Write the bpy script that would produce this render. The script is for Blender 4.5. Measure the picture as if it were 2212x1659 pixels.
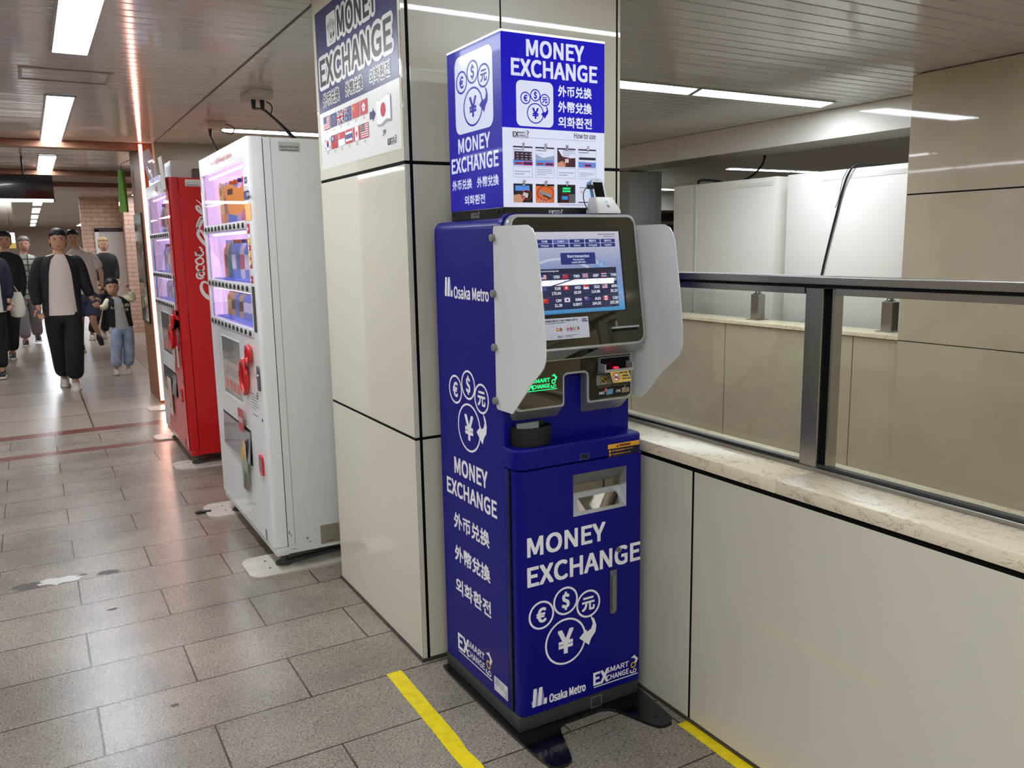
import bpy, bmesh, math, random, os
from mathutils import Vector, Matrix
random.seed(7)
SC = bpy.context.scene
for o_ in list(bpy.data.objects):
    bpy.data.objects.remove(o_)
COL = SC.collection
V = Vector

# ------------------------------------------------------------------ camera
def make_camera():
    yaw, pitch, roll = math.radians(29.8734), math.radians(9.5234), math.radians(0.9984)
    cy, sy, cp, sp = math.cos(yaw), math.sin(yaw), math.cos(pitch), math.sin(pitch)
    f = V((sy*cp, cy*cp, -sp)); r = V((cy, -sy, 0)); d = f.cross(r)
    cr, sr = math.cos(roll), math.sin(roll)
    r2 = r*cr + d*sr; d2 = d*cr - r*sr
    cam = bpy.data.cameras.new('camera'); o = bpy.data.objects.new('camera', cam); COL.objects.link(o)
    m = Matrix((r2, -d2, -f)).transposed().to_4x4(); m.translation = V((0, 0, 1.6))
    o.matrix_world = m
    cam.sensor_width = 36; cam.lens = 1790.9/2212*36; cam.clip_start = 0.02; cam.clip_end = 200
    SC.camera = o
make_camera()

# ------------------------------------------------------------------ world, exposure
w_ = bpy.data.worlds.new('world'); SC.world = w_; w_.use_nodes = True
w_.node_tree.nodes['Background'].inputs[0].default_value = (0.95, 0.97, 1.0, 1)
w_.node_tree.nodes['Background'].inputs[1].default_value = 0.35
SC.view_settings.view_transform = 'Standard'
SC.view_settings.look = 'None'
SC.view_settings.exposure = 0.0
SC.view_settings.gamma = 1.0
SC.view_settings.use_curve_mapping = False
try:
    SC.cycles.use_denoising = True
    SC.cycles.max_bounces = 8
    SC.cycles.diffuse_bounces = 4
    SC.cycles.glossy_bounces = 4
    SC.cycles.transparent_max_bounces = 12
    SC.cycles.sample_clamp_indirect = 6
    SC.cycles.caustics_reflective = False
    SC.cycles.caustics_refractive = False
except Exception:
    pass
LIGHT_STRENGTH = 29.0       # ceiling tubes
CZ = 2.683                  # ceiling height

# ------------------------------------------------------------------ materials
def lin(c):
    return tuple(((x/255)/12.92 if x/255 <= .04045 else ((x/255+.055)/1.055)**2.4) for x in c[:3])
MATS = {}
def mat(name, rgb, rough=.5, metal=0., spec=.5, emit=None, es=0., coat=0., bump=None, trans=0., var=None, aniso=0.):
    if name in MATS: return MATS[name]
    m = bpy.data.materials.new(name); m.use_nodes = True; MATS[name] = m
    nt = m.node_tree; b = nt.nodes['Principled BSDF']
    b.inputs['Base Color'].default_value = (*lin(rgb), 1)
    b.inputs['Roughness'].default_value = rough
    b.inputs['Metallic'].default_value = metal
    b.inputs['Specular IOR Level'].default_value = spec
    b.inputs['Coat Weight'].default_value = coat
    b.inputs['Coat Roughness'].default_value = .04
    b.inputs['Transmission Weight'].default_value = trans
    if emit:
        b.inputs['Emission Color'].default_value = (*lin(emit), 1); b.inputs['Emission Strength'].default_value = es
    if bump or var:
        tc = nt.nodes.new('ShaderNodeTexCoord')
        sc, st = bump or (40, 0)
        n = nt.nodes.new('ShaderNodeTexNoise'); n.inputs['Scale'].default_value = sc; n.inputs['Detail'].default_value = 3
        nt.links.new(tc.outputs['Object'], n.inputs['Vector'])
        if st:
            bp = nt.nodes.new('ShaderNodeBump'); bp.inputs['Strength'].default_value = st; bp.inputs['Distance'].default_value = .01
            nt.links.new(n.outputs['Fac'], bp.inputs['Height']); nt.links.new(bp.outputs['Normal'], b.inputs['Normal'])
        if var:
            n2 = nt.nodes.new('ShaderNodeTexNoise'); n2.inputs['Scale'].default_value = var[1]; n2.inputs['Detail'].default_value = 4
            nt.links.new(tc.outputs['Object'], n2.inputs['Vector'])
            mx = nt.nodes.new('ShaderNodeMix'); mx.data_type = 'RGBA'
            mx.inputs['A'].default_value = (*lin(rgb), 1); mx.inputs['B'].default_value = (*lin(var[0]), 1)
            rp = nt.nodes.new('ShaderNodeMapRange'); rp.inputs['From Min'].default_value = .4; rp.inputs['From Max'].default_value = .65
            nt.links.new(n2.outputs['Fac'], rp.inputs['Value']); nt.links.new(rp.outputs['Result'], mx.inputs['Factor'])
            nt.links.new(mx.outputs['Result'], b.inputs['Base Color'])
    return m

def pane(name, rgb, refl=1.0, opacity=0.0, rough=0.0):
    """clear sheet: transparent with a Fresnel reflection"""
    if name in MATS: return MATS[name]
    m = bpy.data.materials.new(name); m.use_nodes = True; MATS[name] = m
    nt = m.node_tree; nt.nodes.remove(nt.nodes['Principled BSDF']); out = nt.nodes['Material Output']
    t = nt.nodes.new('ShaderNodeBsdfTransparent'); t.inputs[0].default_value = (*lin(rgb), 1)
    g = nt.nodes.new('ShaderNodeBsdfGlossy'); g.inputs['Roughness'].default_value = rough; g.inputs[0].default_value = (refl, refl, refl, 1)
    f = nt.nodes.new('ShaderNodeFresnel'); gm = nt.nodes.new('ShaderNodeNewGeometry'); ir = nt.nodes.new('ShaderNodeMapRange')
    ir.inputs['To Min'].default_value = 1.45; ir.inputs['To Max'].default_value = 1/1.45          # same reflectance from either side
    nt.links.new(gm.outputs['Backfacing'], ir.inputs['Value']); nt.links.new(ir.outputs[0], f.inputs[0])
    mx = nt.nodes.new('ShaderNodeMixShader')
    nt.links.new(f.outputs[0], mx.inputs[0]); nt.links.new(t.outputs[0], mx.inputs[1]); nt.links.new(g.outputs[0], mx.inputs[2])
    res = mx
    if opacity:
        d = nt.nodes.new('ShaderNodeBsdfDiffuse'); d.inputs[0].default_value = (*lin(rgb), 1)
        m2 = nt.nodes.new('ShaderNodeMixShader'); m2.inputs[0].default_value = opacity
        nt.links.new(mx.outputs[0], m2.inputs[1]); nt.links.new(d.outputs[0], m2.inputs[2]); res = m2
    nt.links.new(res.outputs[0], out.inputs[0])
    return m

def wood(name, a, b, scale=(6, 6, .6)):
    m = mat(name, a, .45); nt = m.node_tree; p = nt.nodes['Principled BSDF']
    tc = nt.nodes.new('ShaderNodeTexCoord'); mp = nt.nodes.new('ShaderNodeMapping'); mp.inputs['Scale'].default_value = scale
    n = nt.nodes.new('ShaderNodeTexNoise'); n.inputs['Scale'].default_value = 6; n.inputs['Detail'].default_value = 6; n.inputs['Distortion'].default_value = .6
    mx = nt.nodes.new('ShaderNodeMix'); mx.data_type = 'RGBA'; mx.inputs['A'].default_value = (*lin(a), 1); mx.inputs['B'].default_value = (*lin(b), 1)
    nt.links.new(tc.outputs['Object'], mp.inputs[0]); nt.links.new(mp.outputs[0], n.inputs['Vector'])
    nt.links.new(n.outputs['Fac'], mx.inputs['Factor']); nt.links.new(mx.outputs['Result'], p.inputs['Base Color'])
    return m

# ------------------------------------------------------------------ mesh helpers
class MB:
    def __init__(s): s.bm = bmesh.new(); s.mats = []
    def mi(s, m):
        if m not in s.mats: s.mats.append(m)
        return s.mats.index(m)
    def _tag(s, faces, m):
        i = s.mi(m)
        for f in faces: f.material_index = i
    def box(s, a, b, m, bev=0, seg=2):
        r = bmesh.ops.create_cube(s.bm, size=1)
        c = [(a[i]+b[i])/2 for i in range(3)]; d = [abs(b[i]-a[i]) for i in range(3)]
        vs = r['verts']
        for v in vs: v.co = V((c[i]+v.co[i]*d[i] for i in range(3)))
        fs = set(f for v in vs for f in v.link_faces); s._tag(fs, m)
        if bev:
            es = list(set(e for v in vs for e in v.link_edges))
            q = bmesh.ops.bevel(s.bm, geom=es, offset=min(bev, min(d)*.49), segments=seg, profile=.5, affect='EDGES')
            s._tag(q['faces'], m)
        return s
    def poly(s, pts, m):
        f = s.bm.faces.new([s.bm.verts.new(p) for p in pts]); s._tag([f], m); return s
    def loft(s, rings, m, close=True, cap=True):
        rs = [[s.bm.verts.new(p) for p in r] for r in rings]; fs = []
        n = len(rs[0])
        for a, b in zip(rs, rs[1:]):
            for i in range(n if close else n-1):
                j = (i+1) % n
                fs.append(s.bm.faces.new((a[i], a[j], b[j], b[i])))
        if cap and close:
            fs.append(s.bm.faces.new(list(reversed(rs[0])))); fs.append(s.bm.faces.new(rs[-1]))
        s._tag(fs, m); return s
    def prism(s, pts, d, m):
        d = V(d); return s.loft([[V(p) for p in pts], [V(p)+d for p in pts]], m)
    def tube(s, pts, r, m, seg=8, cap=True):
        pts = [V(p) for p in pts]; rr = r if isinstance(r, (list, tuple)) else [r]*len(pts)
        rings = []; up = None
        for i, p in enumerate(pts):
            t = (pts[min(i+1, len(pts)-1)]-pts[max(i-1, 0)]).normalized()
            if up is None:
                up = V((0, 0, 1)) if abs(t.z) < .9 else V((1, 0, 0))
            a = t.cross(up)
            if a.length < 1e-5: a = t.cross(V((0, 1, 0)))
            a.normalize(); b = a.cross(t).normalized(); up = b
            rings.append([p+(a*math.cos(k*math.tau/seg)+b*math.sin(k*math.tau/seg))*rr[i] for k in range(seg)])
        return s.loft(rings, m, cap=cap)
    def cyl(s, p0, p1, r, m, seg=16, r1=None):
        return s.tube([p0, p1], [r, r if r1 is None else r1], m, seg)
    def lathe(s, prof, m, c=(0, 0, 0), seg=16):
        rings = [[V((c[0]+r*math.cos(k*math.tau/seg), c[1]+r*math.sin(k*math.tau/seg), c[2]+z)) for k in range(seg)] for r, z in prof]
        return s.loft(rings, m)
    def ball(s, c, r, m, seg=16, ring=10):
        r = r if isinstance(r, (tuple, list)) else (r, r, r)
        q = bmesh.ops.create_uvsphere(s.bm, u_segments=seg, v_segments=ring, radius=1)
        for v in q['verts']: v.co = V((c[i]+v.co[i]*r[i] for i in range(3)))
        s._tag(set(f for v in q['verts'] for f in v.link_faces), m); return s
    def mesh(s, me, m, mx=None):
        n0 = len(s.bm.faces); nv = len(s.bm.verts)
        s.bm.from_mesh(me); s.bm.faces.ensure_lookup_table(); s.bm.verts.ensure_lookup_table()
        s._tag(s.bm.faces[n0:], m)
        if mx is not None:
            for v in s.bm.verts[nv:]: v.co = mx @ v.co
        return s
    def build(s, name, parent=None, smooth=None, recalc=True, **kw):
        me = bpy.data.meshes.new(name)
        if recalc: bmesh.ops.recalc_face_normals(s.bm, faces=s.bm.faces)
        s.bm.to_mesh(me); s.bm.free()
        for m in s.mats: me.materials.append(m)
        if smooth is not None:
            me.polygons.foreach_set('use_smooth', [True]*len(me.polygons))
            if smooth < 180:
                try: me.set_sharp_from_angle(angle=math.radians(smooth))
                except Exception: pass
        o = bpy.data.objects.new(name, me); COL.objects.link(o)
        return attach(o, parent, **kw)
WM = {}
def attach(o, parent=None, label=None, cat=None, group=None, kind=None):
    """meshes are written in world coordinates, so a child only undoes its parent's offset"""
    WM[o] = o.matrix_basis.copy()
    if parent is not None:
        o.parent = parent; o.matrix_parent_inverse = WM[parent].inverted()
    if label: o['label'] = label
    if cat: o['category'] = cat
    if group: o['group'] = group
    if kind: o['kind'] = kind
    return o
def thing(name, loc, label, cat, group=None):
    o = bpy.data.objects.new(name, None); o.empty_display_size = .1; o.location = loc; COL.objects.link(o)
    return attach(o, None, label, cat, group)
def copy_tree(o, loc, label=None):
    c = o.copy(); COL.objects.link(c); c.location = loc
    if label: c['label'] = label
    for ch in list(o.children):
        d = ch.copy(); COL.objects.link(d); d.parent = c; d.matrix_parent_inverse = ch.matrix_parent_inverse.copy()
        for g in list(ch.children):
            e = g.copy(); COL.objects.link(e); e.parent = d; e.matrix_parent_inverse = g.matrix_parent_inverse.copy()
    return c

def arc(cx, cy, r, a0, a1, n=6):
    return [(cx+r*math.cos(math.radians(a0+(a1-a0)*i/n)), cy+r*math.sin(math.radians(a0+(a1-a0)*i/n))) for i in range(n+1)]
def rrect(x0, y0, x1, y1, r, n=6):
    if not isinstance(r, (tuple, list)): r = (r, r, r, r)     # bl, br, tr, tl
    p = []
    for (cx, cy, a, q) in ((x0+r[0], y0+r[0], 180, r[0]), (x1-r[1], y0+r[1], 270, r[1]), (x1-r[2], y1-r[2], 0, r[2]), (x0+r[3], y1-r[3], 90, r[3])):
        p += arc(cx, cy, q, a, a+90, n) if q > 0 else [(cx, cy)]
    return p
def bez(p, n=10):
    """smooth curve through points (Catmull-Rom)"""
    p = [V(q) for q in p]; out = []
    for i in range(len(p)-1):
        a, b, c, d = p[max(i-1, 0)], p[i], p[i+1], p[min(i+2, len(p)-1)]
        for k in range(n):
            t = k/n
            out.append(.5*((2*b)+(c-a)*t+(2*a-5*b+4*c-d)*t*t+(3*b-a-3*c+d)*t**3))
    return out+[p[-1]]

# ------------------------------------------------------------------ lettering
FONT = None
try:
    fp = os.path.join(bpy.utils.system_resource('DATAFILES', path='fonts'), 'Noto Sans CJK Regular.woff2')
    FONT = bpy.data.fonts.load(fp)
except Exception:
    FONT = None
GC = {}
def glyphs(s, face='n'):
    k = (s, face)
    if k in GC: return GC[k]
    c = bpy.data.curves.new('tmp', 'FONT'); c.body = s; c.size = 1; c.resolution_u = 4
    if FONT and face == 'n': c.font = FONT
    o = bpy.data.objects.new('tmp', c); COL.objects.link(o)
    dg = bpy.context.evaluated_depsgraph_get(); ev = o.evaluated_get(dg); me = ev.to_mesh()
    vs = [(v.co.x, v.co.y) for v in me.vertices]; fs = [tuple(p.vertices) for p in me.polygons]
    ev.to_mesh_clear(); bpy.data.objects.remove(o); bpy.data.curves.remove(c)
    xs = [v[0] for v in vs] or [0, 1]; ys = [v[1] for v in vs] or [0, 1]
    GC[k] = (vs, fs, min(xs), min(ys), max(xs), max(ys)); return GC[k]

class Fr:
    def __init__(s, o, u, v): s.o, s.u, s.v = V(o), V(u).normalized(), V(v).normalized(); s.n = s.u.cross(s.v)
    def p(s, x, y, h=0): return s.o+s.u*x+s.v*y+s.n*h
def front(y): return Fr((0, y, 0), (1, 0, 0), (0, 0, 1))          # looks towards -Y, coordinates x, z
def left(x): return Fr((x, 0, 0), (0, -1, 0), (0, 0, 1))           # looks towards -X, coordinates -y, z
LIFT = .0005
class Art:
    """flat printing on a surface"""
    def __init__(s, fr, base=.0004): s.fr, s.b, s.mb = fr, base, MB()
    def h(s, L): return s.b+LIFT*(L-1)
    def poly(s, pts, m, L=1):
        h = s.h(L); s.mb.poly([s.fr.p(x, y, h) for x, y in pts], m); return s
    def rect(s, x0, y0, x1, y1, m, L=1): return s.poly([(x0, y0), (x1, y0), (x1, y1), (x0, y1)], m, L)
    def rr(s, x0, y0, x1, y1, r, m, L=1): return s.poly(rrect(x0, y0, x1, y1, r), m, L)
    def disc(s, x, y, r, m, L=1, n=28, sy=1):
        return s.poly([(x+r*math.cos(k*math.tau/n), y+sy*r*math.sin(k*math.tau/n)) for k in range(n)], m, L)
    def strip(s, a, b, m, L=1, close=False):
        h = s.h(L); n = len(a); i = s.mb.mi(m); bm = s.mb.bm
        A = [bm.verts.new(s.fr.p(*p, h)) for p in a]; B = [bm.verts.new(s.fr.p(*p, h)) for p in b]
        for k in range(n if close else n-1):
            j = (k+1) % n
            bm.faces.new((A[k], A[j], B[j], B[k])).material_index = i
        return s
    def ring(s, x, y, r0, r1, m, L=1, n=36, sy=1):
        c = [(math.cos(-k*math.tau/n), math.sin(-k*math.tau/n)) for k in range(n)]
        return s.strip([(x+r0*a, y+sy*r0*b) for a, b in c], [(x+r1*a, y+sy*r1*b) for a, b in c], m, L, True)
    def frame(s, x0, y0, x1, y1, w, m, L=1, r=0):
        if r:
            a = rrect(x0, y0, x1, y1, r); b = rrect(x0+w, y0+w, x1-w, y1-w, max(r-w, .0002))
            return s.strip(a, b, m, L, True)
        s.rect(x0, y0, x1, y0+w, m, L); s.rect(x0, y1-w, x1, y1, m, L); s.rect(x0, y0+w, x0+w, y1-w, m, L); s.rect(x1-w, y0+w, x1, y1-w, m, L); return s
    def stroke(s, pts, w, m, L=1):
        pts = [V((*p, 0)) for p in pts]; ws = w if isinstance(w, (list, tuple)) else [w]*len(pts); A = []; B = []
        for i, p in enumerate(pts):
            t = (pts[min(i+1, len(pts)-1)]-pts[max(i-1, 0)]).normalized(); n = V((-t.y, t.x, 0))*ws[i]/2
            A.append((p.x-n.x, p.y-n.y)); B.append((p.x+n.x, p.y+n.y))
        return s.strip(A, B, m, L)
    def text(s, t, x, y, w, h, m, L=1, bold=0, al='l', cond=1.0, face='n', tilt=0.):
        """w given: glyph box stretched to w x h. w None: cap height h, baseline y."""
        vs, fs, x0, y0, x1, y1 = glyphs(t, face)
        if w is not None:
            sx, sy = w/(x1-x0), h/(y1-y0); ox, oy = x-x0*sx, y-y0*sy
        else:
            hh = glyphs('H', face); sy = h/(hh[5]-hh[3]); sx = sy*cond; ww = (x1-x0)*sx
            ox = x-x0*sx-(ww/2 if al == 'c' else ww if al == 'r' else 0); oy = y
        r = bold*h
        offs = [(0, 0)]
        if r and bold < .1: offs = [(a*r*.92, b*r*.92) for a in (-1, 0, 1) for b in (-1, 0, 1) if a or b]
        elif r: offs = [(r*math.cos(k*math.tau/28), r*math.sin(k*math.tau/28)) for k in range(28)]+[(r*.5*math.cos(k*math.tau/8), r*.5*math.sin(k*math.tau/8)) for k in range(8)]
        bm = s.mb.bm; i = s.mb.mi(m); hh_ = s.h(L); fr = s.fr
        for q, (dx, dy) in enumerate(offs):
            nv = [bm.verts.new(fr.p(ox+a*sx+dx+tilt*(oy+b*sy-y), oy+b*sy+dy, hh_+q*(.00004 if bold < .1 else .000012))) for a, b in vs]
            for f in fs:
                try: bm.faces.new([nv[k] for k in f]).material_index = i
                except ValueError: pass
        return s
    def build(s, name, parent=None, **kw):
        # make every face look along the frame's normal
        for f in s.mb.bm.faces:
            f.normal_update()
            if f.normal.dot(s.fr.n) < 0: f.normal_flip()
        return s.mb.build(name, parent, recalc=False, **kw)

# ------------------------------------------------------------------ common materials
WHITE = mat('white_print', (252, 252, 254), .45)
BLACK = mat('black_print', (14, 14, 18), .4)
DARK = mat('dark_gap', (9, 7, 7), .8, spec=.2)
STEEL = mat('brushed_steel', (166, 163, 158), .3, 1.0, bump=(300, .03))
CHROME = mat('polished_steel', (190, 188, 186), .12, 1.0)
GREYP = mat('grey_paint', (120, 120, 118), .4)
RED = mat('red_print', (200, 22, 34), .4)
YEL = mat('yellow_print', (238, 190, 50), .4)
NAVY = mat('navy_print', (38, 44, 108), .4)
GOLD = mat('gold_print', (214, 178, 62), .35)
LILAC = mat('lilac_print', (150, 150, 205), .4)
LAMP = mat('lamp_diffuser', (255, 255, 255), .4, emit=(239, 245, 255), es=LIGHT_STRENGTH)
# ------------------------------------------------------------------ printed motifs
FB = mat('flag_blue', (32, 50, 120), .4); FG = mat('flag_green', (40, 120, 60), .4); FY = mat('flag_yellow', (245, 205, 50), .4); FK = mat('flag_sky', (60, 120, 190), .4)
def star(A, x, y, r, m, L, n=5):
    A.poly([((x+(r if k % 2 == 0 else r*.4)*math.sin(k*math.pi/n)), (y+(r if k % 2 == 0 else r*.4)*math.cos(k*math.pi/n))) for k in range(2*n)], m, L)
def flag(A, code, x, y, w, h, L=1, edge=None):
    R = lambda a, b, c, d, m, l=0: A.rect(x+a*w, y+b*h, x+c*w, y+d*h, m, L+l)
    if edge: A.rect(x-.02*w, y-.02*w, x+1.02*w, y+h+.02*w, edge, L)
    L += 1
    if code in ('USD', 'MYR'):
        R(0, 0, 1, 1, WHITE)
        for k in range(7): R(0, k*2/13, 1, (k*2+1)/13, RED, 1)
        R(0, .46, .48, 1, FB, 2)
        if code == 'MYR': A.ring(x+.2*w, y+.73*h, .1*w, .14*w, FY, L+3, 16); star(A, x+.32*w, y+.73*h, .09*w, FY, L+3)
    elif code == 'EUR':
        R(0, 0, 1, 1, FB)
        for k in range(12): star(A, x+w/2+.22*w*math.sin(k*math.pi/6), y+h/2+.3*h*math.cos(k*math.pi/6), .045*w, FY, L+1)
    elif code in ('GBP', 'AUD'):
        R(0, 0, 1, 1, FB); s = 1 if code == 'GBP' else .5; X0, Y0 = x, y+h*(1-s); W, H = w*s, h*s
        for q, m, l in ((.2, WHITE, 1), (.07, RED, 2)):
            for a, b in (((0, 0), (1, 1)), ((0, 1), (1, 0))):
                A.stroke([(X0+a[0]*W, Y0+a[1]*H), (X0+b[0]*W, Y0+b[1]*H)], q*H*.8, m, L+l)
        for q, m, l in ((.32, WHITE, 3), (.18, RED, 4)):
            A.rect(X0+W*(.5-q/2*H/W), Y0, X0+W*(.5+q/2*H/W), Y0+H, m, L+l); A.rect(X0, Y0+H*(.5-q/2), X0+W, Y0+H*(.5+q/2), m, L+l)
        if code == 'AUD':
            star(A, x+.25*w, y+.22*h, .1*w, WHITE, L+1, 7)
            for a, b in ((.75, .82), (.62, .5), (.87, .58), (.75, .2)): star(A, x+a*w, y+b*h, .06*w, WHITE, L+1, 7)
    elif code == 'CNY':
        R(0, 0, 1, 1, RED); star(A, x+.2*w, y+.7*h, .13*w, FY, L+1)
        for a, b in ((.38, .88), (.45, .74), (.45, .6), (.38, .48)): star(A, x+a*w, y+b*h, .045*w, FY, L+1)
    elif code == 'HKD':
        R(0, 0, 1, 1, RED)
        for k in range(5): A.disc(x+w/2+.13*w*math.sin(k*math.tau/5), y+h/2+.13*w*math.cos(k*math.tau/5), .09*w, WHITE, L+1, 10)
        A.disc(x+w/2, y+h/2, .05*w, RED, L+2, 8)
    elif code == 'KRW':
        R(0, 0, 1, 1, WHITE); a = [(x+w/2+.19*w*math.cos(t*math.pi/10), y+h/2+.19*w*math.sin(t*math.pi/10)) for t in range(11)]
        A.poly(a, RED, L+1); A.poly([(2*(x+w/2)-p, 2*(y+h/2)-q) for p, q in a], FB, L+1)
        for sx in (-1, 1):
            for sy in (-1, 1):
                for t in (-.05, 0, .05):
                    cx, cy = x+w*(.5+sx*(.34+t*.8)), y+h*(.5+sy*(.32+t*1.0)); A.stroke([(cx-sx*.06*w, cy+sy*.06*w), (cx+sx*.06*w, cy-sy*.06*w)], .025*w, BLACK, L+1)
    elif code == 'TWD':
        R(0, 0, 1, 1, RED); R(0, .5, .5, 1, FB, 1); star(A, x+.25*w, y+.75*h, .13*w, WHITE, L+2, 12)
    elif code == 'SGD':
        R(0, 0, 1, .5, WHITE); R(0, .5, 1, 1, RED); A.disc(x+.2*w, y+.75*h, .1*w, WHITE, L+1, 14); A.disc(x+.25*w, y+.75*h, .09*w, RED, L+2, 14)
    elif code == 'THB':
        R(0, 0, 1, 1, RED); R(0, .17, 1, .83, WHITE, 1); R(0, .33, 1, .67, FB, 2)
    elif code == 'CAD':
        R(0, 0, 1, 1, WHITE); R(0, 0, .25, 1, RED, 1); R(.75, 0, 1, 1, RED, 1); star(A, x+.5*w, y+.5*h, .2*w, RED, L+1, 7); R(.48, .22, .52, .5, RED, 1)
    elif code == 'ESP': R(0, 0, 1, 1, RED); R(0, .25, 1, .75, FY, 1)
    elif code == 'PRT': R(0, 0, 1, 1, RED); R(0, 0, .4, 1, FG, 1); A.disc(x+.4*w, y+.5*h, .14*w, FY, L+2, 12)
    elif code == 'VNM': R(0, 0, 1, 1, RED); star(A, x+.5*w, y+.5*h, .22*w, FY, L+1)
    elif code == 'FRA': R(0, 0, .33, 1, FB); R(.33, 0, .67, 1, WHITE); R(.67, 0, 1, 1, RED)
    elif code == 'PHL':
        R(0, 0, 1, .5, RED); R(0, .5, 1, 1, FB); A.poly([(x, y), (x+.45*w, y+h/2), (x, y+h)], WHITE, L+1)
    return A

def emblem(A, cx, cy, s, m, sx=1.0, L=1, fill=None, stroke=1.0):
    """four coins and a curved arrow; (cx, cy) centre of the yen coin, s = its radius"""
    st = .085*s*stroke
    def coin(x, y, r, t, fs, b=.045):
        c0 = (cx+x*s*sx, cy+y*s)
        n = 40; cs = [(math.cos(-k*math.tau/n), math.sin(-k*math.tau/n)) for k in range(n)]
        A.strip([(c0[0]+(r*s-st)*sx*a, c0[1]+(r*s-st)*q) for a, q in cs], [(c0[0]+r*s*sx*a, c0[1]+r*s*q) for a, q in cs], m, L, True)
        g = glyphs(t); hh = fs*r*s; ww = hh*(g[4]-g[2])/(g[5]-g[3])*sx
        A.text(t, c0[0]-ww/2, c0[1]-hh/2, ww, hh, m, L, bold=b)
    coin(0, 0, 1.0, '¥', .98, .04)
    coin(-1.15, 1.42, .60, '€', .98); coin(.01, 1.75, .60, '$', 1.2); coin(1.13, 1.36, .60, '元', .92)
    raw = [(1.22, .83), (1.43, .62), (1.53, .31), (1.48, .04), (1.26, -.20), (1.15, -.46), (.66, -.04), (1.02, .26), (1.06, .14), (1.26, .23), (1.35, .44)]
    A.poly([(cx+a*s*sx, cy+b*s) for a, b in raw], m, L+1)
    return A

def exlogo(A, x, y, w, h, m, L=1, ring=None, sx=1):
    """EX / SMART / CHANGE lockup with underline and coin arrow, bounding box x..x+w, y..y+h"""
    ring = ring or m; X = lambda a: x+a*w; Y = lambda b: y+b*h
    A.text('EX', X(0), Y(.13), .32*w, .58*h, m, L, bold=.05)
    A.text('SMART', X(.27), Y(.52), .52*w, .25*h, m, L, bold=.035)
    A.text('CHANGE', X(.29), Y(.15), .50*w, .25*h, m, L, bold=.035)
    A.rect(X(0), Y(0), X(1), Y(.045), m, L)
    A.ring(X(.90), Y(.50), .035*w, .062*w, ring, L, 20); A.ring(X(.93), Y(.20), .025*w, .042*w, m, L, 16)
    A.stroke([(X(.95), Y(.6)), (X(.98), Y(.75)), (X(.93), Y(.88)), (X(.89), Y(.92))], [.05*w, .06*w, .04*w, .03*w], m, L)
    A.poly([(X(.84), Y(.88)), (X(.93), Y(1.0)), (X(.95), Y(.82))], m, L+1)
    A.stroke([(X(.84), Y(.28)), (X(.83), Y(.17)), (X(.89), Y(.11))], .03*w, m, L)
    return A

def metro(A, x, y, w, h, m=None, m2=None, L=1):
    m = m or WHITE; m2 = m2 or LILAC; P = lambda l: [(x+a*w, y+b*h) for a, b in l]
    A.poly(P([(0, .33), (.12, .33), (.07, 0)]), m2, L); A.poly(P([(.37, 1), (.26, .0), (.40, 0), (.46, .5)]), m2, L); A.poly(P([(.72, 1), (.62, 0), (.79, 0), (.83, .33)]), m2, L)
    A.poly(P([(.07, 0), (.26, 0), (.37, 1), (.16, 1)]), m, L+1); A.poly(P([(.40, 0), (.62, 0), (.72, 1), (.50, 1)]), m, L+1); A.poly(P([(.79, 0), (.98, 0), (1, .33), (.83, .33)]), m, L+1)
    return A
def scribble(A, x, y, w, h, n, m, L=1, seed=1):
    """rows of print too small to read"""
    r = random.Random(seed)
    for k in range(n):
        yy = y+h*(1-(k+.75)/n); xx = x
        end = x+w*(1 if k < n-1 else .6)
        while xx < end:
            q = w*r.uniform(.05, .14); A.rect(xx, yy, min(xx+q, end), yy+h/n*.34, m, L); xx += q+w*.02
    return A
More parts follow.
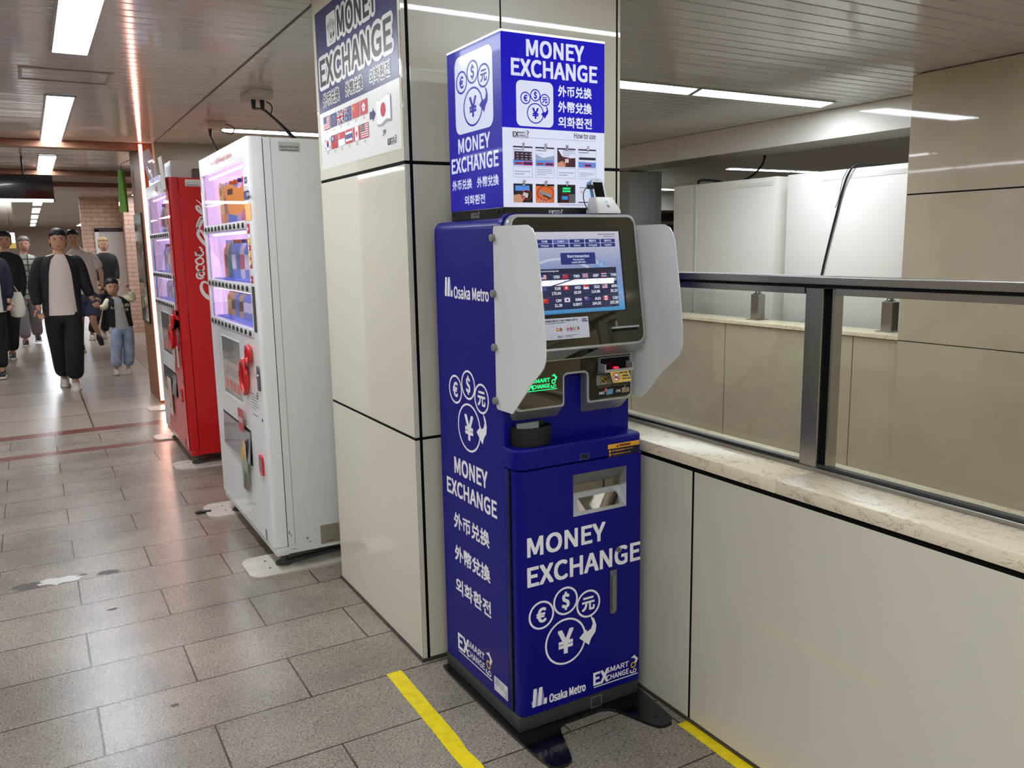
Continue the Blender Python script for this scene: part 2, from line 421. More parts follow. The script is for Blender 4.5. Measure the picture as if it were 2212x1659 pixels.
# ------------------------------------------------------------------ the setting
def floor_material():
    m = mat('granite_floor', (150, 142, 132), .3); nt = m.node_tree; b = nt.nodes['Principled BSDF']; N = nt.nodes.new; Lk = nt.links.new
    tc = N('ShaderNodeTexCoord')
    def noise(scale, det=2, rough=.5):
        n = N('ShaderNodeTexNoise'); n.inputs['Scale'].default_value = scale; n.inputs['Detail'].default_value = det; n.inputs['Roughness'].default_value = rough
        Lk(tc.outputs['Object'], n.inputs['Vector']); return n
    def ramp(src, stops):
        r = N('ShaderNodeValToRGB'); e = r.color_ramp.elements
        while len(e) > len(stops): e.remove(e[-1])
        while len(e) < len(stops): e.new(.5)
        for q, (p, c) in zip(e, stops): q.position = p; q.color = (*lin(c), 1)
        Lk(src, r.inputs[0]); return r
    def mix(a, bb, f, typ='MIX'):
        x = N('ShaderNodeMix'); x.data_type = 'RGBA'; x.blend_type = typ
        for s, v in (('A', a), ('B', bb)):
            if isinstance(v, tuple): x.inputs[s].default_value = (*lin(v), 1)
            else: Lk(v, x.inputs[s])
        if isinstance(f, float): x.inputs['Factor'].default_value = f
        else: Lk(f, x.inputs['Factor'])
        return x.outputs['Result']
    g = ramp(noise(150, 3, .6).outputs['Fac'], [(.35, (54, 48, 42)), (.42, (116, 108, 97)), (.475, (170, 162, 148)), (.58, (192, 184, 168)), (.66, (240, 235, 222))])
    vo = N('ShaderNodeTexVoronoi'); vo.inputs['Scale'].default_value = 190; Lk(tc.outputs['Object'], vo.inputs['Vector'])
    v2 = ramp(vo.outputs['Color'], [(.0, (52, 46, 40)), (.13, (124, 116, 105)), (.22, (182, 174, 160)), (.8, (206, 198, 184)), (.92, (240, 235, 224))])
    col = mix(mix(g.outputs[0], v2.outputs[0], .5), (214, 212, 210), 1.0, 'MULTIPLY')
    # staggered slabs, 676 x 335 mm
    mp = N('ShaderNodeMapping'); mp.inputs['Location'].default_value = (-.399+.676*20, -.095+.335*40, 0); Lk(tc.outputs['Object'], mp.inputs[0])
    br = N('ShaderNodeTexBrick'); br.offset = .5; br.inputs['Scale'].default_value = 1; br.inputs['Brick Width'].default_value = .676; br.inputs['Row Height'].default_value = .335
    br.inputs['Mortar Size'].default_value = .0036; br.inputs['Mortar Smooth'].default_value = .2; br.inputs['Bias'].default_value = 0
    br.inputs['Color1'].default_value = (.93, .925, .91, 1); br.inputs['Color2'].default_value = (1.07, 1.06, 1.04, 1); br.inputs['Mortar'].default_value = (1, 1, 1, 1)
    Lk(mp.outputs[0], br.inputs['Vector'])
    col = mix(col, br.outputs['Color'], 1.0, 'MULTIPLY')
    big = noise(1.7, 5, .6); col = mix(col, ramp(big.outputs['Fac'], [(.35, (150, 142, 136)), (.65, (255, 250, 244))]).outputs[0], .5, 'MULTIPLY')
    jn = noise(9, 3); jc = ramp(jn.outputs['Fac'], [(.4, (52, 42, 36)), (.7, (92, 76, 64))])
    col = mix(col, jc.outputs[0], br.outputs['Fac'])
    # two brown inlaid bands and the smoother paving beyond
    sp = N('ShaderNodeSeparateXYZ'); Lk(tc.outputs['Object'], sp.inputs[0])
    def mathn(op, a, bv):
        n = N('ShaderNodeMath'); n.operation = op
        Lk(a, n.inputs[0]) if not isinstance(a, float) else None
        n.inputs[1].default_value = bv; return n
    cA = mathn('COMPARE', sp.outputs['Y'], 7.51); cA.inputs[2].default_value = .07
    cB = mathn('COMPARE', sp.outputs['Y'], 8.35); cB.inputs[2].default_value = .095
    s = N('ShaderNodeMath'); s.operation = 'ADD'; Lk(cA.outputs[0], s.inputs[0]); Lk(cB.outputs[0], s.inputs[1])
    far = mathn('GREATER_THAN', sp.outputs['Y'], 8.44)
    b2 = N('ShaderNodeTexBrick'); b2.offset = 0; b2.inputs['Scale'].default_value = 1; b2.inputs['Brick Width'].default_value = .9; b2.inputs['Row Height'].default_value = .9; b2.inputs['Mortar Size'].default_value = .008
    b2.inputs['Color1'].default_value = (*lin((168, 156, 142)), 1); b2.inputs['Color2'].default_value = (*lin((150, 138, 126)), 1); b2.inputs['Mortar'].default_value = (*lin((92, 78, 66)), 1)
    Lk(mp.outputs[0], b2.inputs['Vector'])
    col = mix(col, b2.outputs['Color'], far.outputs[0]); col = mix(col, (118, 70, 58), s.outputs[0])
    Lk(col, b.inputs['Base Color'])
    rr = N('ShaderNodeMapRange'); rr.inputs['To Min'].default_value = .14; rr.inputs['To Max'].default_value = .32; Lk(noise(60, 3).outputs['Fac'], rr.inputs['Value'])
    Lk(rr.outputs[0], b.inputs['Roughness'])
    bp = N('ShaderNodeBump'); bp.inputs['Strength'].default_value = .25; bp.inputs['Distance'].default_value = .002; Lk(noise(220, 2).outputs['Fac'], bp.inputs['Height'])
    bp2 = N('ShaderNodeBump'); bp2.invert = True; bp2.inputs['Strength'].default_value = .6; bp2.inputs['Distance'].default_value = .003; Lk(br.outputs['Fac'], bp2.inputs['Height']); Lk(bp.outputs[0], bp2.inputs['Normal'])
    Lk(bp2.outputs[0], b.inputs['Normal'])
    return m
FLOOR = floor_material()
m = MB()
def slab(x0, x1, y0, y1): m.box((x0, y0, -.2), (x1, y1, 0), FLOOR)
slab(-5, 1.86, -6, 42); slab(1.86, 5.36, 9.25, 42); slab(5.36, 16, -6, 42)
m.build('floor', kind='structure')
MB().box((1.86, -6, -3.2), (5.36, 9.25, -3.0), mat('stair_floor', (120, 112, 104), .6)).build('floor_lower', kind='structure')

# floor wear: a peeled white patch and dark residue
GUM = mat('old_adhesive', (76, 66, 58), .5); PEEL = mat('peeled_film', (206, 202, 192), .25)
def blob(cx, cy, rx, ry, m, seed, label, n=22, jag=.3):
    r = random.Random(seed); A = Art(Fr((0, 0, 0), (1, 0, 0), (0, 1, 0)), .0006+.0004*(m is PEEL))
    A.poly([(cx+rx*math.cos(k*math.tau/n)*(1+r.uniform(-jag, jag)), cy+ry*math.sin(k*math.tau/n)*(1+r.uniform(-jag, jag))) for k in range(n)], m)
    A.build('floor_stain', label=label, cat='floor stain', group='stains on the granite floor')
blob(-.14, 4.50, .08, .05, GUM, 1, 'dark stain at the left end of the peeled white patch'); blob(-.02, 4.50, .10, .045, PEEL, 2, 'peeled white patch on the granite floor'); blob(.07, 4.515, .035, .028, GUM, 3, 'dark stain at the right end of the peeled white patch')
blob(.205, 4.487, .05, .03, GUM, 4, 'separate dark stain a hand to the right of the peeled patch'); blob(.18, 3.99, .025, .012, GUM, 9, 'small dark chip on a slab joint in front of the white machine'); blob(.30, 2.98, .016, .01, GUM, 8, 'tiny dark chip on a slab joint, lower left')

# ceiling: narrow glossy metal slats running across the corridor
CEIL = mat('ceiling_slat', (212, 211, 204), .12, spec=.55)
m = MB(); r = random.Random(3); y = -6.0
m.box((-5, -6, CZ+.02), (16, 42, CZ+.08), mat('ceiling_void', (46, 40, 34), .8))
while y < 20:
    t = r.uniform(-.0006, .0006); g = .0045; a, b = y+g, y+.1135-g
    m.loft([[(x, a, CZ+.02), (x, a, CZ+.003), (x, a+.003, CZ+t), (x, b-.003, CZ-t), (x, b, CZ+.003), (x, b, CZ+.02)] for x in (-5, 16)], CEIL)
    y += .1135
while y < 42:
    m.box((-5, y+.004, CZ), (16, y+.45, CZ+.02), CEIL); y += .454
m.build('ceiling', kind='structure')
MB().box((1.215, -6, CZ-.002), (1.229, 9.25, CZ+.001), mat('seam_trim', (70, 62, 52), .5)).build('trim_1', kind='structure')

WALLM = mat('wall_panel', (206, 194, 170), .25, var=((198, 186, 164), 2))
PANEL = mat('glossy_panel', (224, 218, 197), .03, spec=.5)
PANEL2 = mat('glossy_panel_warm', (206, 194, 170), .035, spec=.5, var=((199, 186, 163), 3))
MB().box((-5.2, -6, -.2), (-5, 42, CZ+.1), WALLM).build('wall_left', kind='structure')
MB().box((-5, -6.2, -3.2), (16, -6, CZ+.1), WALLM).build('wall_back', kind='structure')
MB().box((16, -6, -.2), (16.2, 42, CZ+.1), WALLM).build('wall_right', kind='structure')
MB().box((-5, 42, -.2), (16, 42.2, CZ+.1), mat('far_wall', (196, 172, 154), .5)).build('wall_front', kind='structure')
MB().box((1.21, 9.25, 0), (3.7, 9.45, CZ+.02), mat('machine_alcove_wall', (160, 153, 134), .3)).build('wall_alcove', kind='structure')

# ---- clad pillar behind the kiosk
m = MB()
m.box((1.1875, 2.7985, 0), (2.131, 3.77, CZ-.006), DARK)
rows = ((.012, .8845), (.8955, 1.8885), (1.9005, CZ+.01))
for k, (z0, z1) in enumerate(rows):
    m.box((1.186, 2.800, z0), (1.2, 3.772, z1), PANEL, .0015)                         # corridor face
    m.box((1.188, 2.796, z0), (1.2045, 2.812, z1), PANEL, .001)                       # corner trim
    if k < 2: m.box((1.2170, 2.797, z0), (2.112, 2.811, z1), PANEL, .0015)
    else:
        m.box((1.2170, 2.797, z0), (1.582, 2.811, z1), PANEL, .0015); m.box((1.588, 2.797, z0), (2.112, 2.811, z1), PANEL, .0015)
        m.box((1.582, 2.800, z0), (1.588, 2.811, z1), STEEL)
    m.box((2.1205, 2.797, z0), (2.133, 3.772, z1), PANEL, .0015)
    m.box((1.2, 3.77, z0), (2.12, 3.782, z1), PANEL)
m.box((1.18, 2.79, 0), (2.136, 3.786, .011), mat('pillar_base_trim', (70, 60, 52), .5))
m.build('wall_pillar', kind='structure')

# ---- parapet on our side of the stairwell
def marble():
    m = mat('marble_coping', (248, 234, 204), .28); nt = m.node_tree; b = nt.nodes['Principled BSDF']; N = nt.nodes.new; Lk = nt.links.new
    tc = N('ShaderNodeTexCoord'); w = N('ShaderNodeTexNoise'); w.inputs['Scale'].default_value = 6; w.inputs['Detail'].default_value = 8; w.inputs['Roughness'].default_value = .65; w.inputs['Distortion'].default_value = .8
    mp = N('ShaderNodeMapping'); mp.inputs['Scale'].default_value = (2.2, .8, 2.2); Lk(tc.outputs['Object'], mp.inputs[0]); Lk(mp.outputs[0], w.inputs['Vector'])
    s = N('ShaderNodeMath'); s.operation = 'SUBTRACT'; s.inputs[1].default_value = .5; Lk(w.outputs['Fac'], s.inputs[0])
    a = N('ShaderNodeMath'); a.operation = 'ABSOLUTE'; Lk(s.outputs[0], a.inputs[0])
    rp = N('ShaderNodeValToRGB'); e = rp.color_ramp.elements; e[0].position = 0; e[0].color = (*lin((186, 166, 134)), 1); e[1].position = .012; e[1].color = (*lin((248, 234, 204)), 1)
    Lk(a.outputs[0], rp.inputs[0])
    n2 = N('ShaderNodeTexNoise'); n2.inputs['Scale'].default_value = 14; n2.inputs['Detail'].default_value = 5; Lk(tc.outputs['Object'], n2.inputs['Vector'])
    r2 = N('ShaderNodeValToRGB'); e = r2.color_ramp.elements; e[0].position = .63; e[0].color = (1, 1, 1, 1); e[1].position = .74; e[1].color = (*lin((196, 172, 138)), 1); Lk(n2.outputs['Fac'], r2.inputs[0])
    mx = N('ShaderNodeMix'); mx.data_type = 'RGBA'; mx.blend_type = 'MULTIPLY'; mx.inputs['Factor'].default_value = .8; Lk(rp.outputs[0], mx.inputs['A']); Lk(r2.outputs[0], mx.inputs['B']); Lk(mx.outputs['Result'], b.inputs['Base Color'])
    return m
MARBLE = marble()
m = MB()
m.box((1.7883, -5.9, .010), (2.03, 2.789, .886), DARK)
for a, b in ((1.9555, 2.79), (.65, 1.9455), (-.66, .640), (-5.9, -.670)):
    m.box((1.787, a, .010), (1.802, b, .871), PANEL, .0015)
m.box((2.03, -5.9, -3), (2.05, 9.25, .889), PANEL2)
m.box((1.80, 3.80, 0), (2.03, 9.25, .889), PANEL2)
m.box((1.781, -5.9, 0), (1.8, 2.79, .009), mat('pillar_base_trim', (70, 60, 52), .5))
m.build('wall_parapet', kind='structure')
m = MB(); m.box((1.776, 1.6015, .889), (2.07, 2.795, .929), MARBLE, .003); m.box((1.776, -5.9, .889), (2.07, 1.600, .929), MARBLE, .003); m.build('trim_2', kind='structure', smooth=40)
m = MB(); m.box((1.776, 3.79, .889), (2.07, 9.25, .929), MARBLE, .003); m.build('trim_3', kind='structure')

# ---- stairwell far side: column, parapet, beam
m = MB()
m.box((5.2715, -5.9, -3), (5.59, 3.688, CZ-.008), DARK)
for z0, z1 in ((-3, .884), (.891, 1.888), (1.898, CZ-.006)):
    m.box((5.27, -1.2, z0), (5.30, 3.69, z1), PANEL2, .001); m.box((5.30, 3.66, z0), (5.6, 3.69, z1), PANEL2); m.box((5.27, -5.9, z0), (5.3, -1.208, z1), PANEL2)
m.build('wall_column', kind='structure')
m = MB(); m.box((5.3035, 3.69, -3), (5.55, 9.25, .8845), DARK)
for a, b in ((3.69, 4.08), (4.086, 5.41), (5.416, 6.74), (6.746, 9.25)): m.box((5.302, a, -3), (5.33, b, .879), PANEL2, .001)
m.build('wall_opposite', kind='structure')
m = MB(); m.box((5.275, 3.5, .886), (5.56, 9.25, .917), MARBLE, .003); m.build('trim_4', kind='structure')
BEAM = mat('beam_panel', (234, 231, 222), .07)
m = MB(); m.box((6.0, 3.72, 2.443), (6.5, 6.93, CZ-.003), BEAM); m.box((6.0, 6.936, 2.443), (6.5, 16, CZ-.003), BEAM); m.build('trim_5', kind='structure')

# far right: back wall with a dark door and a lower bulkhead
m = MB(); m.box((7, 16, 0), (16, 16.2, CZ), mat('far_beige_wall', (176, 160, 132), .35)); m.build('wall_far', kind='structure')
m = MB(); m.box((6.6, 14.6, 2.30), (16, 15.4, CZ-.003), BEAM); m.build('trim_6', kind='structure')
DOORF = mat('dark_door_frame', (52, 36, 34), .4)
m = MB(); m.box((13.2, 15.93, 0), (15.2, 16, 2.28), DOORF); m.box((13.3, 15.9, .02), (14.2, 15.94, 2.2), mat('dark_door_leaf', (58, 50, 50), .3)); m.box((14.25, 15.9, .02), (15.1, 15.94, 2.2), mat('dark_door_leaf', (58, 50, 50), .3))
m.box((13.35, 15.88, 2.02), (13.75, 15.9, 2.10), mat('door_plate', (160, 156, 150), .3)); m.build('door_1', kind='structure')

# wood-clad frame across the corridor: jamb and three beams
WOOD = wood('oak_veneer', (146, 98, 60), (122, 78, 46)); WOOD.node_tree.nodes['Principled BSDF'].inputs['Specular IOR Level'].default_value = .2; WOODB = wood('beam_veneer', (150, 104, 76), (128, 86, 60), (.6, 6, 6))
m = MB(); m.box((1.085, 9.405, 0), (1.21, 10.29, CZ), WOOD, .003); m.build('wall_jamb', kind='structure')
m = MB(); m.box((-5, 9.42, 2.612), (1.085, 9.60, CZ-.002), WOODB, .002); m.build('trim_7', kind='structure')
m = MB(); m.box((-5, 12.75, 2.612), (3.2, 13.65, CZ-.002), WOODB); m.build('trim_8', kind='structure')
m = MB(); m.box((-5, 14.95, 2.612), (3.2, 15.85, CZ-.002), WOODB); m.build('trim_9', kind='structure')

# end of the corridor on the right: brick return and a pale metal door
BR = mat('pale_brick', (206, 170, 150), .5); nt = BR.node_tree; bt = nt.nodes.new('ShaderNodeTexBrick'); bt.inputs['Scale'].default_value = 1; bt.inputs['Brick Width'].default_value = .24; bt.inputs['Row Height'].default_value = .085; bt.inputs['Mortar Size'].default_value = .006
bt.inputs['Color1'].default_value = (*lin((214, 178, 156)), 1); bt.inputs['Color2'].default_value = (*lin((200, 162, 142)), 1); bt.inputs['Mortar'].default_value = (*lin((160, 122, 104)), 1)
tc = nt.nodes.new('ShaderNodeTexCoord'); mp = nt.nodes.new('ShaderNodeMapping'); mp.inputs['Rotation'].default_value = (math.pi/2, 0, 0); nt.links.new(tc.outputs['Object'], mp.inputs[0]); nt.links.new(mp.outputs[0], bt.inputs['Vector']); nt.links.new(bt.outputs[0], nt.nodes['Principled BSDF'].inputs['Base Color'])
m = MB(); m.box((1.72, 18.2, 0), (3.2, 18.5, CZ), BR); m.build('wall_brick', kind='structure')
m = MB(); m.box((1.0, 18.9, 0), (1.72, 19.1, CZ), BR); m.build('wall_recess', kind='structure')
m = MB(); m.box((1.30, 18.80, .0), (1.74, 18.9, 2.0), mat('pale_steel_door', (196, 186, 180), .35), .01); m.box((1.22, 18.82, 0), (1.30, 18.9, 2.04), mat('white_door_frame', (232, 226, 218), .4)); m.box((1.22, 18.82, 2.0), (1.74, 18.9, 2.08), DOORF)
m.build('door_2', kind='structure')
m = MB(); m.box((3.2, 9.45, 0), (3.35, 18.3, CZ), WALLM); m.build('wall_shop', kind='structure')
# ------------------------------------------------------------------ currency exchange kiosk
BLUE = mat('kiosk_blue', (6, 5, 124), .42, spec=.22, coat=.08, bump=(400, .02))
BLUE2 = mat('kiosk_blue_film', (40, 38, 112), .36, bump=(260, .02))
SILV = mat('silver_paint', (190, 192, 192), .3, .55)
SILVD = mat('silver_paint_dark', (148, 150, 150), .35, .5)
GLOSS = mat('smoked_mirror', (88, 82, 70), .03, .75, spec=.8)
OUTM = mat('outlet_mirror', (150, 142, 128), .03, .9)
HPL = mat('handle_plate', (128, 130, 132), .35, .6)
PLINTH = mat('plinth_grey', (58, 60, 57), .5)
FOOT = mat('gloss_black_steel', (10, 10, 11), .16, coat=.5)
RUBBER = mat('black_plastic', (13, 15, 16), .5, bump=(500, .1))
SHIELD = mat('milky_acrylic', (248, 249, 246), .10, coat=.6)
nt = SHIELD.node_tree; tr_ = nt.nodes.new('ShaderNodeBsdfTranslucent'); tr_.inputs[0].default_value = (*lin((236, 240, 236)), 1); ms_ = nt.nodes.new('ShaderNodeMixShader'); ms_.inputs[0].default_value = .30
nt.links.new(nt.nodes['Principled BSDF'].outputs[0], ms_.inputs[1]); nt.links.new(tr_.outputs[0], ms_.inputs[2]); nt.links.new(ms_.outputs[0], nt.nodes['Material Output'].inputs[0])
KX0, KX1 = 1.252, 1.745
K = thing('exchange_kiosk', (1.4985, 2.45, 0), 'tall blue currency exchange kiosk with touch screen and white side shields', 'kiosk')

# black stabiliser plate with two toes
pl = [(1.232, 2.715), (1.226, 2.68), (1.228, 2.20), (1.238, 2.02)] + [(1.247, 1.972), (1.262, 1.957), (1.30, 1.955), (1.322, 1.966), (1.335, 1.995)] + [(1.374, 2.105), (1.392, 2.138), (1.42, 2.149)] + \
     [(1.56, 2.149), (1.592, 2.138), (1.612, 2.112)] + [(1.655, 1.995), (1.668, 1.968), (1.69, 1.957), (1.722, 1.96), (1.742, 1.982), (1.748, 2.02)] + [(1.765, 2.20), (1.765, 2.715)]
m = MB(); m.prism([(x, y, .0) for x, y in pl], (0, 0, .011), FOOT); sp = m.build('stabiliser_plate', K, smooth=35)
for x in (1.29, 1.70): m = MB(); m.cyl((x, 2.02, .011), (x, 2.02, .014), .007, FOOT, 12); m.build('bolt', sp, smooth=40)

m = MB(); m.box((KX0, 2.168, .011), (KX1, 2.72, .064), PLINTH, .004); pb = m.build('plinth', K, smooth=40)
A = Art(front(2.168)); A.frame(1.538, .012, 1.584, .052, .003, SILVD, 1); A.build('service_hatch', pb)

# cabinet: rounded top, full-depth sides
prof = [(KX0, .066)] + [(KX1, .066)] + arc(KX1-.032, 1.682-.032, .032, 0, 90, 8) + arc(KX0+.032, 1.682-.032, .032, 90, 180, 8)
m = MB(); m.prism([(x, 2.236, z) for x, z in prof], (0, .474, 0), BLUE); cab = m.build('cabinet', K, smooth=35)
# lower part of the cabinet reaches further out (under the ledge)
m = MB(); m.box((KX0, 2.215, .066), (KX1, 2.236, .90), BLUE, .002); m.build('cabinet_front_frame', cab, smooth=40)
m = MB(); m.box((KX0-.001, 2.206, .075), (KX0+.02, 2.2165, .893), mat('hinge_dark', (40, 42, 48), .4, .6))
for k in range(26): m.box((KX0-.0025, 2.207, .08+k*.0312), (KX0, 2.2155, .1085+k*.0312), mat('hinge_dark', (40, 42, 48), .4, .6))
m.build('hinge', cab)

# printing on the cabinet side (faces the corridor), coordinates -y, z
sd = left(KX0)
A = Art(sd); metro(A, -2.642, 1.428, .066, .066); A.text('Osaka Metro', -2.566, 1.424, .248, .042, WHITE, 1, bold=.035); A.build('operator_logo', cab)
A = Art(sd); emblem(A, -2.479, .985, .085, WHITE); A.build('currency_emblem', cab)
A = Art(sd)
A.text('MONEY', -2.601, .800, .246, .058, WHITE, 1, bold=.045); A.text('EXCHANGE', -2.668, .714, .374, .056, WHITE, 1, bold=.045); A.build('side_lettering', cab)
for t, z in (('外币兑换', .592), ('外幣兌換', .468), ('외화환전', .342)): A = Art(sd); A.text(t, -2.618, z, .267, .057, WHITE, 1, bold=.035); A.build('side_lettering', cab)
A = Art(sd); exlogo(A, -2.613, .110, .262, .100, WHITE, ring=GOLD); A.build('company_logo', cab)
A = Art(sd); A.rr(-2.338, .088, -2.243, .140, .004, mat('sticker_white', (232, 234, 240), .3)); scribble(A, -2.330, .112, .03, .024, 6, BLACK, 2, 4); scribble(A, -2.296, .108, .03, .026, 6, GREYP, 2, 5); A.rect(-2.331, .096, -2.326, .101, RED, 2); scribble(A, -2.262, .092, .016, .03, 5, BLACK, 2, 6); A.build('rating_sticker', cab)

# upper back face between the ledge and the console is the cabinet front at y = 2.236
# ledge
lp = [(KX0-.004, 2.24)] + [(KX0-.004, 2.203)] + [(x, y) for x, y in arc(KX0+.036, 2.197, .040, 180, 270, 8)] + [(x, y) for x, y in arc(KX1-.02, 2.175, .018, 270, 360, 6)] + [(KX1-.002, 2.24)]
m = MB()
lo = [(x, y, .905) for x, y in lp]; hi = [(x, y, .962) for x, y in lp]
c_ = V((1.49, 2.24, 0)); top = [V((c_.x+(x-c_.x)*.985, c_.y+(y-c_.y)*.93, .968)) for x, y in lp]; top2 = [V((x, 2.236 if i in (0, len(lp)-1) else max(y, 2.157)+.012*(1 if y < 2.2 else 0), .970)) for i, (x, y) in enumerate(lp)]
m.loft([lo, hi, top], BLUE); led = m.build('ledge', K, smooth=40)
A = Art(front(2.157)); A.rect(1.490, .908, 1.522, .926, BLACK, 1); A.frame(1.489, .907, 1.523, .927, .0014, mat('blue_edge', (90, 100, 190), .3), 2); A.build('key_port', led)
A = Art(front(2.157)); wb = mat('warning_navy', (22, 22, 60), .35); wo = mat('warning_orange', (240, 170, 50), .35)
A.rect(1.600, .908-.010, 1.731, .943, wb, 1); A.rect(1.600, .9275, 1.731, .943, wo, 2); A.text('WARNING', 1.647, .9315, .046, .0078, BLACK, 3, bold=.05)
A.poly([(1.634, .9312), (1.644, .9312), (1.639, .9398)], BLACK, 3); A.rect(1.6386, .9335, 1.6394, .9370, wo, 4)
A.disc(1.609, .9195, .0042, wo, 2, 12); A.text('GPS TRACKING SYSTEM', 1.617, .9172, .052, .0046, wo, 2, bold=.04); scribble(A, 1.673, .9175, .052, .005, 1, wo, 2, 3)
A.poly([(1.6055, .9120), (1.6125, .9120), (1.612, .906), (1.609, .9030), (1.606, .906)], wo, 2); A.text('Tracking Communication', 1.617, .9058, .050, .0044, wo, 2, bold=.04); scribble(A, 1.671, .906, .04, .005, 1, wo, 2, 9)
A.build('warning_label', led)

# door, rounded hinge-side edge, with a cash outlet
DP = [(KX0+.003, 2.204)] + arc(KX0+.033, 2.187, .030, 180, 270, 8) + arc(KX1-.008, 2.162, .005, 270, 360, 3) + [(KX1-.003, 2.204)]
SX0, SX1, SZ0, SZ1 = 1.461, 1.678, .7205, .8615
def band(m, z0, z1, P): m.prism([(x, y, z0) for x, y in P], (0, 0, z1-z0), BLUE)
m = MB(); band(m, .070, SZ0, DP); band(m, SZ1, .8985, DP)
band(m, SZ0, SZ1, [p for p in DP if p[0] < 1.40] + [(SX0, 2.157), (SX0, 2.204)]); band(m, SZ0, SZ1, [(SX1, 2.204), (SX1, 2.157)] + [p for p in DP if p[0] > 1.72])
door = m.build('door', K, smooth=35)
A = Art(front(2.157)); A.text('MONEY', 1.286, .618, .302, .062, WHITE, 1, bold=.042); A.build('door_lettering', door); A = Art(front(2.157)); A.text('EXCHANGE', 1.285, .517, .452, .064, WHITE, 1, bold=.042); A.build('door_lettering', door)
A = Art(front(2.157)); emblem(A, 1.428, .295, .0815, WHITE); A.build('currency_emblem', door)
A = Art(front(2.157)); metro(A, 1.290, .096, .062, .064); A.text('Osaka Metro', 1.362, .094, .145, .031, WHITE, 1, bold=.04); A.build('operator_logo', door)
A = Art(front(2.157)); exlogo(A, 1.542, .092, .190, .076, WHITE, ring=GOLD); A.build('company_logo', door)
# recessed handle and lock
m = MB(); fr = front(2.157)
pts = rrect(1.610, .345, 1.637, .503, (.0130, .0130, .002, .002)); m.prism([fr.p(x, z, 0) for x, z in pts], (0, -.0025, 0), HPL)
pts = rrect(1.6145, .358, 1.6325, .486, .008); m.prism([fr.p(x, z, .0025) for x, z in pts], (0, -.006, 0), STEEL)
m.build('door_handle', door, smooth=40)
m = MB(); m.cyl((1.644, 2.157, .571), (1.644, 2.151, .571), .0095, SILVD, 20); m.box((1.6425, 2.1505, .566), (1.6455, 2.1512, .576), DARK); m.build('lock', door, smooth=40)
# cash outlet: silver hopper, upper clear flap and lower mirror window
m = MB(); f = fr
def q(m, pts, mt): m.poly([V(p) for p in pts], mt)
yb, yf = 2.196, 2.1565
o = [(SX0, SZ0), (SX1, SZ0), (SX1, SZ1), (SX0, SZ1)]; w = .006
i_ = [(SX0+.004, SZ0+.003), (SX1-.026, SZ0+.003), (SX1-.026, SZ1-.030), (SX0+.004, SZ1-.030)]
# top slope, right wall, left wall, back, lower slope
BZ0, BZ1, BX0 = .787, .815, 1.463
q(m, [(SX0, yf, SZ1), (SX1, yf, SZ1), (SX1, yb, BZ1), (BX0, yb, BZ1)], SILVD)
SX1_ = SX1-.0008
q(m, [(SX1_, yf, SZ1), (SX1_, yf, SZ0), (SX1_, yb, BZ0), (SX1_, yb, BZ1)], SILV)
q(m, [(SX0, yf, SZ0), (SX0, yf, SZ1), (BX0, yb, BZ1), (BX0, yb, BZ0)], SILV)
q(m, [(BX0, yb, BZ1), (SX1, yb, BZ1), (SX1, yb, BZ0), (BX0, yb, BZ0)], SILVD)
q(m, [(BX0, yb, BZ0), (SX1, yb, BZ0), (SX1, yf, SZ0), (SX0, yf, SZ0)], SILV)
hop = m.build('cash_outlet', door)
m = MB(); m.box((BX0, yb-.003, BZ0+.001), (SX1-.001, yb-.001, BZ1-.001), OUTM); m.build('flap', hop)
n = V((0, -(BZ0-SZ0), (yb-yf))).normalized()
def onslope(x, z): t = (z-SZ0)/(BZ0-SZ0); return V((x, yf+(yb-yf)*t, z))+n*.0006
m = MB(); pts = [(1.492, .7315), (1.650, .7310), (1.6545, .734), (1.6585, .766), (1.655, .769), (1.496, .7695), (1.492, .767), (1.488, .735)]
m.poly([onslope(x, z) for x, z in pts], OUTM); m.build('mirror_window', hop)

# tray cup on the ledge
m = MB(); cx, cw, cd = 1.3415, .0695, .060
def cupring(s, y0, z): return [(cx-cw*s, y0, z)] + [(cx+cw*s*math.cos(a), y0-(cd*s)*abs(math.sin(a))**.5, z) for a in [math.pi+k*math.pi/16 for k in range(1, 16)]] + [(cx+cw*s, y0, z)]
out = [cupring(.97, 2.2355, .969), cupring(1.0, 2.2355, 1.0), cupring(1.0, 2.2355, 1.030)]
inn = [cupring(.93, 2.2335, 1.030), cupring(.90, 2.2335, .985)]
m.loft(out+inn, RUBBER); m.box((cx-.05, 2.231, .98), (cx+.055, 2.2355, 1.041), RUBBER, .002)
cup = m.build('tray_cup', K, smooth=45)
m = MB(); m.box((cx-.046, 2.229, 1.012), (cx+.036, 2.2312, 1.037), mat('grey_liner', (170, 176, 174), .4)); m.build('liner', cup)

# console head: silver shell with a tilted face
TILT = V((0, .1563, .9877)); P0 = V((0, 2.19, 1.655))
scr = Fr(P0, (1, 0, 0), TILT)                                   # coordinates x, (z-1.655)/.9877
sz = lambda z: (z-1.655)/.9877
m = MB(); HX0, HX1 = 1.258, 1.737
face = rrect(HX0, sz(1.274), HX1, sz(1.692), (.035, .035, .034, .034), 8)
back = rrect(HX0+.004, 1.28, HX1-.004, 1.690, (.035, .035, .034, .034), 8)
m.loft([[V((x, 2.238, z)) for x, z in back], [scr.p(x, y, -.004) for x, y in face], [scr.p(V((x, y)).lerp(V((1.4975, sz(1.483))), .012).x, V((x, y)).lerp(V((1.4975, sz(1.483))), .012).y, 0) for x, y in face]], SILV)
head = m.build('console_shell', K, smooth=38)
m = MB(); bk = rrect(HX0-.004, 1.30, HX1+.004, 1.695, (.035, .035, .036, .036), 8)
m.prism([(x, 2.231, z) for x, z in bk], (0, .022, 0), BLUE); m.build('collar', head, smooth=38)
